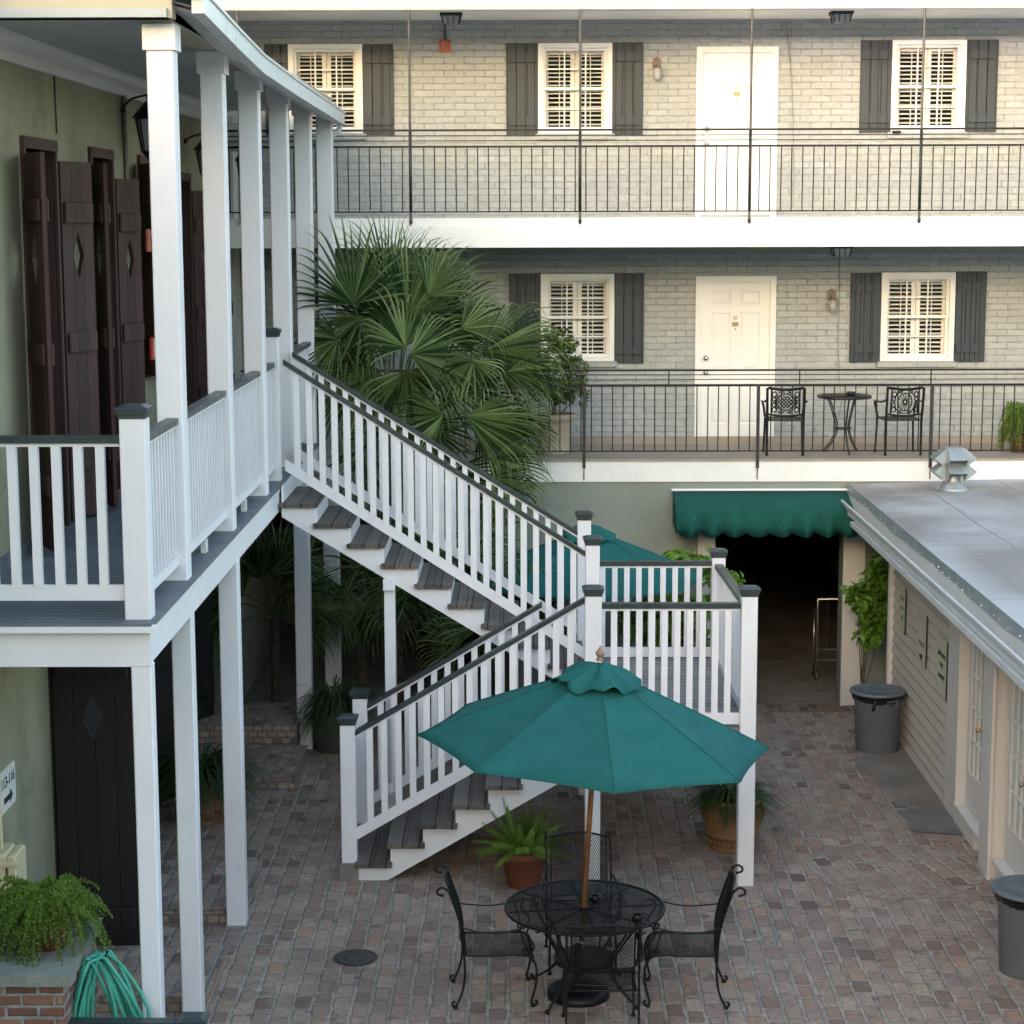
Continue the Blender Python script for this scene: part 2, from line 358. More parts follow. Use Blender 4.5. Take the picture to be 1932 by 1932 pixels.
M['terra']=plain('terracotta_mat',(.17,.052,.028),.75,.15,3,40,.002,dirt=(.12,.05,.035),dscale=4)
M['terraold']=plain('old_terracotta_mat',(.27,.14,.065),.8,.2,3,25,.006,dirt=(.10,.07,.045),dscale=5,dth=.5)
M['urn']=plain('stone_urn_mat',(.42,.36,.28),.8,.12,3,20,.005,dirt=(.22,.19,.15))
M['barrel']=plain('grey_planter_mat',(.10,.095,.085),.85,.2,3,20,.004)
M['soil']=plain('soil_mat',(.03,.022,.016),.95,.3,8,40,.01)
M['can']=plain('grey_plastic_mat',(.125,.145,.17),.48,.08,3,120,.0012,dirt=(.11,.12,.13),dscale=2)
M['bag']=plain('black_bag_mat',(.006,.006,.006),.25,.3,8,30,.01)
M['cream_metal']=plain('cream_metal_mat',(.62,.56,.36),.4,.08,3,20,.001,dirt=(.35,.30,.17),dscale=9)
M['red']=plain('red_box_mat',(.55,.06,.035),.4,.1)
M['redfaded']=plain('faded_red_mat',(.48,.13,.10),.45,.1)
M['brass']=plain('brass_mat',(.65,.42,.16),.25,.05,metal=.9)
M['steel']=plain('steel_mat',(.5,.48,.46),.25,.05,metal=.9)
M['copperold']=plain('weathered_copper_mat',(.19,.14,.12),.55,.3,9,40,.002,metal=.3)
M['hose']=plain('green_hose_mat',(.055,.34,.25),.45,.12,5,60,.001)
M['signwhite']=plain('sign_white_mat',(.70,.71,.69),.4,.03)
M['signyellow']=plain('sign_cream_mat',(.55,.54,.42),.45,.05)
M['ink']=plain('black_ink_mat',(.012,.012,.012),.6,.1)
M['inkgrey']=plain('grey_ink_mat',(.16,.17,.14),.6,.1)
M['plate']=plain('number_plate_mat',(.42,.38,.20),.35,.06,metal=.4)
M['manhole']=plain('manhole_mat',(.065,.055,.055),.5,.2,9,60,.003,metal=.5)
M['asht']=plain('black_ashtray_mat',(.01,.01,.01),.25)
M['louvre']=plain('white_louvre_mat',(.78,.76,.72),.45,.03)
M['yellow']=plain('yellow_paint_mat',(.26,.19,.08),.7,.2,3)
def glass():
    n=NT('window_glass_mat');gl=n.N('ShaderNodeBsdfGlossy');gl.inputs['Roughness'].default_value=.03;gl.inputs[0].default_value=(1,1,1,1)
    tr=n.N('ShaderNodeBsdfTransparent');fr=n.N('ShaderNodeFresnel');fr.inputs[0].default_value=1.5;mx=n.N('ShaderNodeMixShader')
    n.t.links.new(fr.outputs[0],mx.inputs[0]);n.t.links.new(tr.outputs[0],mx.inputs[1]);n.t.links.new(gl.outputs[0],mx.inputs[2]);n.t.links.new(mx.outputs[0],n.out.inputs[0]);return n.m
M['glass']=glass()
M['pane']=plain('door_pane_mat',(.42,.46,.46),.08,.1,1.5,3,.002,spec=.8)
M['lampglass']=plain('lamp_glass_mat',(.35,.36,.36),.1,.1,spec=.7)
def leafmat(name,c1,c2,rough=.4,tr=.25,ns=3,c3=None):
    n=NT(name);o=n.N('ShaderNodeObjectInfo').outputs['Random'];a=n.noise(ns,3)
    f=n.math('ADD',n.math('MULTIPLY',o,.6),n.math('MULTIPLY',n.mr(a,.3,.7),.5),clamp=True)
    c=n.mix(f,c1,c2)
    if c3:c=n.mix(n.mr(n.noise(ns*3.1,2),.66,.74),c,c3)
    n.fin(c,rough,None,spec=.4);t=n.N('ShaderNodeBsdfTranslucent');n.L(n.mix(.5,c,sc(c2,1.3)),t.inputs[0]);mx=n.N('ShaderNodeMixShader');mx.inputs[0].default_value=tr
    n.t.links.new(n.b.outputs[0],mx.inputs[1]);n.t.links.new(t.outputs[0],mx.inputs[2]);n.t.links.new(mx.outputs[0],n.out.inputs[0]);return n.m
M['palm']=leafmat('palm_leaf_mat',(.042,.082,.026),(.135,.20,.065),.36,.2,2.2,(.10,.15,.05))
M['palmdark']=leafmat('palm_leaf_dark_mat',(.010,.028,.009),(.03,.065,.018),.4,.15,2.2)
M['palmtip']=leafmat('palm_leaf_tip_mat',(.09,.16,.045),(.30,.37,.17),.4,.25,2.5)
M['petiole']=plain('petiole_mat',(.06,.09,.025),.45,.2)
M['trunk']=plain('palm_trunk_mat',(.06,.045,.033),.9,.3,6,30,.02)
M['grassleaf']=leafmat('grass_leaf_mat',(.025,.055,.018),(.075,.12,.04),.45,.25,4)
M['fern']=leafmat('fern_mat',(.12,.22,.03),(.22,.34,.06),.5,.35,6,(.22,.26,.07))
M['asp']=leafmat('asparagus_mat',(.09,.19,.022),(.21,.32,.05),.5,.35,6,(.22,.19,.06))
M['leafy']=leafmat('broad_leaf_mat',(.10,.22,.025),(.19,.35,.05),.42,.35,5)
M['ficus']=leafmat('small_leaf_mat',(.045,.09,.022),(.13,.19,.05),.4,.3,7)
M['twig']=plain('twig_mat',(.10,.06,.04),.8,.2)
SUN_E=2.0;EXPO=3.2;AZ=R_(22);EL=R_(6);SKY_EL=EL;ZS0=6.9
# ================================================================ GROUND
g=MB();g.add([(-60,-60,0),(60,-60,0),(60,60,0),(-60,60,0)],[(0,1,2,3)]);struct(g,'ground',M['paving'])
YF=24.0;YW=25.75;ZB=3.11;Z3=6.06          # facade front plane, recessed wall plane, balcony floors
g=MB();g.poly([(x,y,.004) for x,y in [(1.2,23.62),(4.2,23.62),(4.2,24.02),(1.2,24.02)]]);struct(g,'threshold_paving',M['threshold'])
def jag(pts,amp=.05,n=5,seed=1):
    rnd=random.Random(seed);out=[]
    for i,p in enumerate(pts):
        q=pts[(i+1)%len(pts)]
        for k in range(n):
            t=k/n;out.append((p[0]*(1-t)+q[0]*t+(rnd.uniform(-amp,amp) if k else 0),p[1]*(1-t)+q[1]*t+(rnd.uniform(-amp,amp) if k else 0)))
    return out
g=MB();g.poly([(x,y,.004) for x,y in jag([(3.7,21.5),(4.36,22.3),(4.36,19.5),(3.85,19.7)],.07,6,3)]);struct(g,'concrete_patch',M['concrete'])
g=MB();g.poly([(x,y,.009) for x,y in jag([(3.80,19.55),(4.34,19.7),(4.34,18.72),(3.86,18.85)],.025,4,5)]);struct(g,'stone_pavement',M['flag'])
g=MB();g.add([(-9,24.02,.006),(9,24.02,.006),(9,40,.006),(-9,40,.006)],[(0,1,2,3)]);struct(g,'garage_floor',M['garagefloor'])
g=MB()
arc=[(1.6+3.2*math.sin(t),29.4-3.0*math.cos(t)) for t in [R_(a) for a in range(-60,100,6)]]
vs=[];
for x,y in arc: vs+=[(x,y,.010),(x*1.0+.0,y+.12,.010)]
g.add(vs,[(2*i,2*i+2,2*i+3,2*i+1) for i in range(len(arc)-1)]);struct(g,'garage_floor_marking',M['yellow'])

def grid_wall(mb,axis,c0,c1,a0,a1,z0,z1,holes):
    """wall slab between c0..c1 along its thin axis ('y' wall runs in X, 'x' wall runs in Y) with rectangular holes (a0,a1,z0,z1)"""
    A=sorted({a0,a1,*[h[0] for h in holes],*[h[1] for h in holes]});A=[a for a in A if a0<=a<=a1]
    for i in range(len(A)-1):
        m=(A[i]+A[i+1])/2;zs=[(max(z0,h[2]),min(z1,h[3])) for h in holes if h[0]<m<h[1]];zs.sort();z=z0
        for h0,h1 in zs+[(z1,z1)]:
            if h0>z+1e-4:
                if axis=='y':mb.box(A[i],A[i+1],c0,c1,z,h0)
                else:mb.box(c0,c1,A[i],A[i+1],z,h0)
            z=max(z,h1)
    return mb
# ================================================================ BACK BUILDING
mot=thing('inn_building','three storey inn wing of pale sage painted brick across the back of the court','building',(0,YF,0))
def rectY(u0,v0,u1,v1,Y):
    a=atY(u0,(v0+v1)/2,Y);b=atY(u1,(v0+v1)/2,Y);c=atY((u0+u1)/2,v0,Y);d=atY((u0+u1)/2,v1,Y)
    return a.x,b.x,d.z,c.z
win=[('3a',rectY(547,84,683,252,YW)),('3b',rectY(1017,82,1153,252,YW)),('3c',rectY(1683,76,1819,249,YW)),('2a',rectY(1022,517,1157,681,YW)),('2b',rectY(1663,514,1798,681,YW)),('2c',(-2.9,-2.9+.96,4.30,5.47))]
drs=[rectY(1313,88,1466,405,YW),rectY(1311,521,1462,836,YW)]
holes=[(w[1][0],w[1][1],w[1][2],w[1][3]) for w in win]+[(d[0]+.03,d[1]-.03,z0,d[3]-.03) for d,z0 in ((drs[0],Z3),(drs[1],ZB))]
grid_wall(MB(),'y',YW,YW+.3,-4.6,9.5,ZB-.2,8.75,holes).build('wall',M['facade'],mot)
# lower wall
gx0=atY(1347,1200,YF).x;gx1=atY(1587,1200,YF).x
low=grid_wall(MB(),'y',YF+.02,YF+.3,-6,9.5,0,2.83,[(gx0,gx1,0,2.35),(-3.6,-.35,0,2.45)]);low.build('lower_wall',M['stucco'],mot)
MB().box(-6,9.5,YF,YW+.3,2.83,ZB-.025).build('slab_band',M['slab'],mot)
MB().box(-6,9.5,YF-.015,YW,ZB-.025,ZB).build('balcony_floor',M['balconyfloor'],mot)
sb=MB().box(-6,9.5,YF,YW+.3,5.70,5.97).box(-6,9.5,YF+.012,YW,5.97,6.055);sb.build('upper_slab_band',M['slab'],mot)
MB().box(-6,9.5,YW-.14,YW-.002,5.585,5.70).build('ceiling_trim',M['stucco'],mot)
MB().box(-6,9.5,YW-.09,YW-.002,ZB,ZB+.09).build('skirting',M['balconyfloor'],mot)
# eave, gutter, roof
MB().box(-6,9.5,YF+.12,YW+.3,8.56,8.62).build('eave_soffit',M['whitebright'],mot)
MB().box(-6,9.5,YF+.06,YF+.12,8.50,8.66).build('eave_board',M['whitebright'],mot)
gt=MB();pr=[(0,0),(.02,-.005),(.09,-.0),(.115,.035),(.115,.06),(.085,.065),(.085,.085),(.12,.10),(.12,.125),(0,.125)]
gt.prism(pr,lambda p,q,t:(t,YF+.06-p,8.51+q),-6,9.5);gt.build('gutter',M['whitebright'],mot)
MB().add([(-6,YF-.1,8.66),(9.5,YF-.1,8.66),(9.5,40,10.2),(-6,40,10.2)],[(0,1,2,3)]).build('roof',M['galv'],mot)
MB().box(-6,-5.7,YF,40,0,8.6).box(9.2,9.5,YF+.3,40,0,8.6).box(-6,9.5,39.7,40,0,8.6).build('side_wall',M['stucco'],mot)
# ground floor interior (garage)
MB().box(-3.9,-3.6,YF+.3,33,0,2.83).box(-.35,-.05,YF+.3,33,0,2.83).box(-3.6,-.35,29,29.3,0,2.83).box(.95,1.1,YF+.3,38,0,2.83).box(5.3,5.45,YF+.3,38,0,2.83).box(1.1,5.3,37.5,37.8,0,2.83).box(-6,9.5,YF+.3,39.6,2.70,2.825).build('garage_lining',M['lining'],mot)
for x0,x1,nm in ((atY(1315,1150,YF).x,gx0,'l'),(gx1,atY(1628,1200,YF).x,'r')):
    j=MB().box(x0,x1,YF-.03,YF+.02,0,2.36)
    if nm=='r': j.box(x0-.0,x0+.045,YF-.055,YF-.03,0,2.36)
    j.build('door_jamb',M['sidetrim'],mot)
# windows
def window(x0,x1,z0,z1,lou_bright=False):
    Y=YW
    f=MB();t=.055
    f.box(x0-.012,x0+t,Y-.045,Y+.1,z0,z1).box(x1-t,x1+.012,Y-.045,Y+.1,z0,z1).box(x0+t,x1-t,Y-.045,Y+.1,z1-t,z1).box(x0+t,x1-t,Y-.05,Y+.1,z0,z0+.05)
    fr=f.build('window',M['whitebright'],mot)
    MB().box(x0-.05,x1+.05,Y-.05,Y-.0,z0-.075,z0-.003).build('window_sill',M['facade'],fr)
    zm=(z0+z1)/2;a,b=x0+t,x1-t
    for k,(za,zb,yy) in enumerate(((z0+.05,zm+.015,.045),(zm-.015,z1-t,.015))):
        s=MB();y0=Y+yy;y1=y0+.03;sw=.035
        s.box(a,a+sw,y0,y1,za,zb).box(b-sw,b,y0,y1,za,zb).box(a+sw,b-sw,y0,y1,za,za+sw).box(a+sw,b-sw,y0,y1,zb-sw,zb)
        wi=(b-a)
        for q in (1/3,2/3): s.box(a+wi*q-.009,a+wi*q+.009,y0+.004,y1-.004,za+sw,zb-sw)
        s.box(a+sw,b-sw,y0+.006,y1-.006,(za+zb)/2-.009,(za+zb)/2+.009)
        s.build('sash',M['whitebright'],fr)
    MB().add([(a,Y+.055,z0+.05),(b,Y+.055,z0+.05),(b,Y+.055,z1-t),(a,Y+.055,z1-t)],[(0,1,2,3)]).build('glass_pane',M['glass'],fr)
    L=MB();xm=(a+b)/2
    for (p,q) in ((a+.012,xm-.003),(xm+.003,b-.012)):
        y0=Y+.12;y1=Y+.15;st=.055
        L.box(p,p+st,y0,y1,z0+.03,z1-.03).box(q-st,q,y0,y1,z0+.03,z1-.03)
        for zz,h in ((z0+.03,.06),(zm-.03,.05),(z1-.13,.10)): L.box(p+st,q-st,y0,y1,zz,zz+h)
        for (za,zb) in ((z0+.09,zm-.03),(zm+.02,z1-.13)):
            nn=8;dz=(zb-za)/nn
            ang=R_(14)
            for i in range(nn):
                zc=za+dz*(i+.5);yc=Y+.135;hw=.024
                dy=hw*math.cos(ang);dzz=hw*math.sin(ang)
                L.add([(p+st,yc-dy,zc-dzz),(q-st,yc-dy,zc-dzz),(q-st,yc+dy,zc+dzz),(p+st,yc+dy,zc+dzz),(p+st,yc-dy,zc-dzz+.010),(q-st,yc-dy,zc-dzz+.010),(q-st,yc+dy,zc+dzz+.010),(p+st,yc+dy,zc+dzz+.010)],[(0,3,2,1),(4,5,6,7),(0,1,5,4),(1,2,6,5),(2,3,7,6),(3,0,4,7)])
            L.box((p+q)/2-.006,(p+q)/2+.006,Y+.095,Y+.103,za,zb)
    L.build('interior_shutter',M['louvre'],fr)
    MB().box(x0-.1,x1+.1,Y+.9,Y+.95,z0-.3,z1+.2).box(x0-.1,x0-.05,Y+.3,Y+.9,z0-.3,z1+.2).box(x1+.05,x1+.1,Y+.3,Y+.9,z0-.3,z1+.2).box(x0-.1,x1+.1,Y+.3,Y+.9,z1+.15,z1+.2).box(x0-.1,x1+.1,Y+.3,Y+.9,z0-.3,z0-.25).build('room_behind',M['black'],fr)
for _,r in win: window(*r)
def shutter(x0,x1,z0,z1):
    s=MB();n=3;w=(x1-x0)/n
    for i in range(n): s.bbox(x0+w*i+.002,x0+w*(i+1)-.002,YW-.035,YW-.008,z0,z1,.003)
    h=z1-z0
    s.box(x0+.02,x1-.02,YW-.066,YW-.038,z1-.13-.11,z1-.13).box(x0+.02,x1-.02,YW-.066,YW-.038,z0+.12,z0+.12+.11)
    s.box(x0+.03,x0+.05,YW-.008,YW,z0,z1)
    s.build('wooden_shutter',M['slate'],mot)
for r in ((683,84,743,254),(500,84,546,254),(955,82,1015,255),(1154,80,1213,254),(1622,76,1681,250),(1822,75,1881,249),(961,516,1020,680),(1157,516,1215,685),(1603,515,1661,683),(1801,512,1859,682)):
    shutter(*rectY(*r,YW))
def room_door(r,zb,num):
    x0,x1,z0,z1=r;z0=zb;Y=YW
    f=MB().box(x0,x0+.075,Y-.03,Y+.12,z0,z1).box(x1-.075,x1,Y-.03,Y+.12,z0,z1).box(x0+.075,x1-.075,Y-.03,Y+.12,z1-.075,z1)
    a,b=x0+.075,x1-.075
    d=MB();yd=Y+.02;zt=z1-.075;zz=z0+.03;w=b-a;h=zt-zz
    cols=[(a+w*.145,a+w*.44),(a+w*.56,a+w*.855)];rows=[(zz+h*.105,zz+h*.395),(zz+h*.445,zz+h*.81),(zz+h*.855,zz+h*.945)]
    grid_wall(d,'y',yd,yd+.03,a,b,zz,zt,[(c0,c1,r0,r1) for c0,c1 in cols for r0,r1 in rows])
    for c0,c1 in cols:
        for r0,r1 in rows:
            m=.022;k=.03
            o=[(c0,yd,r0),(c1,yd,r0),(c1,yd,r1),(c0,yd,r1)];i1=[(c0+m,yd+.014,r0+m),(c1-m,yd+.014,r0+m),(c1-m,yd+.014,r1-m),(c0+m,yd+.014,r1-m)]
            i2=[(c0+m+k,yd+.003,r0+m+k),(c1-m-k,yd+.003,r0+m+k),(c1-m-k,yd+.003,r1-m-k),(c0+m+k,yd+.003,r1-m-k)]
            q=[(j,(j+1)%4,4+(j+1)%4,4+j) for j in range(4)]+[(4+j,4+(j+1)%4,8+(j+1)%4,8+j) for j in range(4)]+[(8,9,10,11)]
            d.add(o+i1+i2,q)
    door=d.build('door',M['whitebright'],mot)
    f.build('door_frame',M['whitebright'],door)
    MB().box(a,b,Y-.01,Y+.1,z0,z0+.03).build('threshold',M['galv'],door)
    kx=a+.07
    for kz in (1.0,.0):
        zz_=z0+(1.12 if kz else .93)
        MB().lathe([(.034,0),(.034,.008),(.012,.012),(.012,.03),(.026,.04),(.03,.055),(.022,.068),(.001,.07)],16,(0,0,0)).xf(Matrix.Translation((kx,yd,zz_))@Matrix.Rotation(R_(90),4,'X')).build('door_knob' if not kz else 'deadbolt',M['steel'],door,True)
    xm=(a+b)/2;zp=z0+1.56
    pl=MB().box(xm-.042,xm+.042,yd-.006,yd,zp-.03,zp+.03).build('number_plate',M['plate'],door)
    text_obj(num,.045,(xm,yd-.008,zp),(1,0,0),(0,0,1),M['ink'],door,'room_number',.0008)
    MB().lathe([(.03,0),(.03,.006),(.022,.009),(.001,.01)],20,(0,0,0)).xf(Matrix.Translation((xm,yd,zp+.085))@Matrix.Rotation(R_(90),4,'X')).build('door_disc',M['signyellow'],door,True)
    MB().lathe([(.011,0),(.011,.006),(.001,.007)],12,(0,0,0)).xf(Matrix.Translation((xm,yd,zp-.062))@Matrix.Rotation(R_(90),4,'X')).build('peephole',M['steel'],door,True)
room_door(drs[0],Z3,'335');room_door(drs[1],ZB,'235')
# wires on the wall
def wire(pts,name='wire',r=.007):
    MB().tube([tuple(atY(u,v,YW-.012)) for u,v in pts],r,5).build(name,M['stucco'],mot)
wire([(1484,42),(1487,80),(1494,150),(1497,250),(1498,330),(1496,390)],r=.005)
wire([(1585,476),(1584,560),(1581,640),(1583,700),(1587,760),(1582,790),(1577,800),(1574,790)],r=.006)
# fire alarm horn
al=thing('fire_alarm','red square fire alarm horn on the top floor brick wall under a conduit','alarm',(0,YW,0))
x0,x1,z0,z1=rectY(830,76,850,98,YW)
MB().bbox(x0,x1,YW-.06,YW,z0,z1,.012).build('housing',M['red'],al)
MB().box((x0+x1)/2-.02,(x0+x1)/2+.02,YW-.085,YW-.06,z0+.02,z1-.01).build('strobe',M['polewood'],al)
MB().tube([((x0+x1)/2,YW-.02,z1),((x0+x1)/2,YW-.02,8.56)],.011,8).build('conduit',M['rod'],al)
# wall sconces
def sconce(u,v,label):
    p=atY(u,v,YW);t=thing('wall_sconce',label,'wall lamp',(p.x,YW,p.z),'sconces on the brick wall')
    pr=MB().prism([(.055*math.cos(a),.02+.055*math.sin(a)) for a in [R_(k) for k in range(0,181,20)]]+[(-.055,-.06),(.055,-.06)],lambda a,b,c:(p.x+a,YW-c,p.z+.09+b),0,.03);pr.build('back_plate',M['copperold'],t)
    MB().tube([(p.x,YW-.03,p.z+.07),(p.x,YW-.10,p.z+.075),(p.x,YW-.105,p.z+.045)],.014,8).build('arm',M['copperold'],t)
    MB().lathe([(.045,.02),(.05,.01),(.05,0),(.045,-.005)],16,(p.x,YW-.105,p.z+.03)).build('cap',M['copperold'],t)
    MB().lathe([(.043,.028),(.05,-.05),(.045,-.12),(.02,-.125)],16,(p.x,YW-.105,p.z)).build('glass_jar',M['lampglass'],t,True)
sconce(1239,133,'weathered copper wall sconce beside the white top floor door');sconce(1569,569,'weathered copper wall sconce right of the middle floor door')
def ceiling_lamp(u,v,zc,label,Y=24.9):
    x=atY(u,v,Y).x;t=thing('ceiling_lamp',label,'ceiling lamp',(x,Y,zc),'square lamps under the eaves')
    b=MB()
    def fr(b,h0,z0_,h1,z1_):
        b.add([(x+sx*h0,Y+sy*h0,zc-z0_) for sx,sy in ((-1,-1),(1,-1),(1,1),(-1,1))]+[(x+sx*h1,Y+sy*h1,zc-z1_) for sx,sy in ((-1,-1),(1,-1),(1,1),(-1,1))],[(0,1,2,3),(4,5,6,7),(0,1,5,4),(1,2,6,5),(2,3,7,6),(3,0,4,7)])
    fr(b,.14,0,.13,.035);
    for sx in (-1,1):
        for sy in (-1,1): b.tube([(x+sx*.115,Y+sy*.115,zc-.03),(x+sx*.095,Y+sy*.095,zc-.13)],.008,5)
    for q in (-.035,.035): b.tube([(x+q,Y-.113,zc-.03),(x+q,Y-.095,zc-.13)],.005,5)
    b.build('frame',M['ironold'],t);g_=MB();fr(g_,.11,.036,.09,.13);g_.build('glass_box',M['lampglass'],t)
ceiling_lamp(851,30,8.56,'square black ceiling lamp under the top eave above the red fire alarm')
ceiling_lamp(1587,28,8.56,'square black ceiling lamp under the top eave right of the upper white door')
ceiling_lamp(1587,474,5.70,'square black ceiling lamp under the middle slab above the copper sconce')
# ---------------- iron railings
def iron_rail(name,label,xs,zs,bal0,bal1,zb0,zb1,posts,pz,pitch,rod=False,xoff=0,skip=()):
    t=thing(name,label,'railing',(0,YF,zb0))
    Y=YF+.01
    for k,(z,r) in enumerate(zs):
        MB().bar((bal0,Y,z),(bal1,Y,z),.026 if r>.01 else .012,r*2).build('rail',M['iron'],t)
    x=bal0+xoff
    while x<bal1:
        if all(abs(x-p)>.035 for p in posts):
            MB().tube([(x,Y,zb0),(x+random.uniform(-.004,.004),Y,zb1)],.0075,5,cap=False).build('baluster',M['iron'],t)
        x+=pitch
    for p in posts:
        if rod:
            b=MB().tube([(p,Y-.028,8.52),(p,Y-.028,6.03)],.0155,8)
            b.build('hanger_rod',M['rod'],t)
            c=MB().tube([(p,Y-.028,7.1),(p,Y-.028,6.13)],.019,8).lathe([(.003,-.045),(.017,-.03),(.012,-.018),(.028,-.008),(.014,.004),(.02,.02)],10,(p,Y-.028,6.02))
            c.build('post_sleeve',M['ironold'],t,True)
        else:
            MB().box(p-.019,p+.019,Y-.03,Y+.008,pz[0],pz[1]).build('post',M['ironold'],t)
            MB().box(p-.006,p+.006,Y-.022,Y-.010,2.86,pz[0]).build('anchor_strip',M['ironold'],t)
    return t
X3=[-3.44,-1.39,.655,2.70,4.75,6.80]
iron_rail('iron_railing','black iron railing with long steel hanger rods along the top floor gallery',None,[(7.10,.012),(7.035,.006),(6.975,.006),(6.905,.012),(6.13,.008)],-3.9,8.6,6.13,6.90,X3,None,.1305,True,.06)
px=[atY(u,800,YF).x for u in (1102,1430,1757)];px=[px[0]-2*(px[1]-px[0]),px[0]-(px[1]-px[0])]+px+[px[2]+(px[1]-px[0])]
t=iron_rail('iron_railing','black iron railing on short posts along the middle balcony behind the palm',None,[(4.205,.011),(4.15,.005),(4.09,.005),(4.02,.014),(3.21,.008)],-3.5,8.6,3.21,4.01,px,(3.0,4.02),.1295,False,.03)
for u in (1262,1509,1757): 
    x=atY(u,710,YF).x;MB().box(x-.007,x+.007,YF+.002,YF+.018,4.03,4.2).build('divider',M['iron'],t)
# ---------------- awning
aw=thing('green_awning','long dark green canvas awning with scalloped edge over the garage opening','awning',(0,YF,0))
ax0,ax1=atY(1270,924,YF).x,4.05;P=.62
def awn():
    b=MB();nx=120;rows=[(YF-.01,2.72),(YF-P*.5,2.64),(YF-P,2.545)]
    vs=[];fs=[]
    L=ax1-ax0;ns=8
    prof=[]
    for i in range(nx+1):
        x=ax0+L*i/nx;w1=.012*math.sin(i*.35)*math.sin(i*.071)
        ph=(i/nx*ns)%1;sc_=abs(math.sin(math.pi*ph))**.7*.055
        wv=.018*math.sin(2*math.pi*i/nx*ns+1)+.01*math.sin(i*.5)
        prof.append([(x,YF-.01,2.72),(x,YF-P*.5,2.632-.01*math.sin(math.pi*i/nx*4)**2),(x,YF-P,2.545+w1*.4),(x,YF-P-.015+wv*.6,2.45),(x,YF-P-.01+wv*1.6,2.36),(x,YF-P+wv*1.9,2.28-sc_+.01)])
    m=6
    for c in prof: vs+=c
    for i in range(nx):
        for k in range(m-1): fs.append((i*m+k,i*m+k+1,(i+1)*m+k+1,(i+1)*m+k))
    b.add(vs,fs)
    # back side for thickness
    for x in (ax0,ax1): b.add([(x,YF-.01,2.72),(x,YF-P,2.545),(x,YF-P,2.27),(x,YF-P*.5,2.31),(x,YF-.01,2.28)],[(0,1,2,3,4)])
    return b
o=awn().build('canvas',M['tealawn'],aw,True);smooth_angle(o,35)
md=o.modifiers.new('s','SOLIDIFY');md.thickness=.004
MB().box(ax0-.02,ax1,YF-.03,YF+.0,2.72,2.745).build('mounting_rail',M['whitebright'],aw)
MB().tube([(ax0,YF-.02,2.3),(ax0,YF-P+.10,2.36),(ax1,YF-P+.10,2.36),(ax1,YF-.02,2.3)],.012,6).build('frame_tube',M['galv'],aw)
# ---------------- crowd barrier in the garage
ba=thing('steel_barrier','dull steel tube barrier standing in the dark garage opening','barrier',(3.6,25.2,0))
b=MB();
bx0,bx1=atY(1543,1150,25.3).x,4.9
b.tube([(bx0,25.3,.12),(bx0,25.3,1.10),(bx1,25.3,1.10),(bx1,25.3,.12)],.02,8).tube([(bx0,25.3,.28),(bx1,25.3,.28)],.016,8).tube([(bx0,25.3,.42),(bx1,25.3,.42)],.016,8)
b.tube([(bx0,25.6,.02),(bx0,25.6,.9)],.014,8);b.tube([(bx0,25.0,.015),(bx0,25.6,.015)],.016,8).tube([(bx0,25.3,0.015),(bx0,25.3,.2)],.018,8);b.build('frame',M['steel'],ba,True)
for i in range(1,10): MB().tube([(bx0+i*.13,25.3,.42),(bx0+i*.13,25.3,1.10)],.006,6).build('bar',M['ironold'],ba)

# ================================================================ GALLERY BUILDING (left)
XE=-2.42;XW=-3.88;ZD=3.50;Y0=12.38;ZC=7.40
gal=thing('gallery_building','old two storey house with olive stucco walls, dark shutters and a white columned wooden gallery','building',(XW,Y0,0))
oA=(15.26,16.36,ZD,6.60);oB=(17.62,18.6,ZD,6.60);oC=(19.85,20.85,4.56,6.60);oD=(21.7,22.85,ZD,6.48);oE=(23.95,24.9,ZD,6.45)
grid_wall(MB(),'x',XW-.45,XW,4,25.75,3.25,7.75,[oA,oB,oC,oD,oE]).build('wall',M['olive'],gal)
lo=[(15.5,16.5,.1,2.75),(18.2,19.3,.1,2.75),(20.3,21.5,.1,2.75),(22.4,23.6,.1,2.75)]
grid_wall(MB(),'x',XW-.45,XW,4,24.0,0,3.25,lo).build('lower_wall',M['olive'],gal)
MB().box(-14,XW-.45,4,24,0,7.75).box(XW-.45,XW,3.9,4,0,7.75).build('house_body',M['darkwood'],gal)
MB().box(XW,XE+.02,Y0-.12,23.0,ZD-.045,ZD).build('gallery_deck',M['deck'],gal)
MB().box(XW,XE-.06,Y0,23.0,ZD-.28,ZD-.045).build('joists',M['black'],gal)
# edge beam : side and front
MB().box(XE-.06,XE-.01,Y0+.0,22.95,ZD-.29,ZD-.047).box(XE-.06,XE,Y0+2.0,22.95,ZD-.10,ZD-.047).build('side_beam',M['whitex'],gal)
MB().box(-6.5,XE-.0,Y0-.05,Y0-.002,ZD-.30,ZD-.065).build('front_beam',M['whitex'],gal)
MB().box(-6.5,XE+.05,Y0-.13,Y0-.05,ZD-.062,ZD-.022).build('drip_board',M['whitex'],gal)
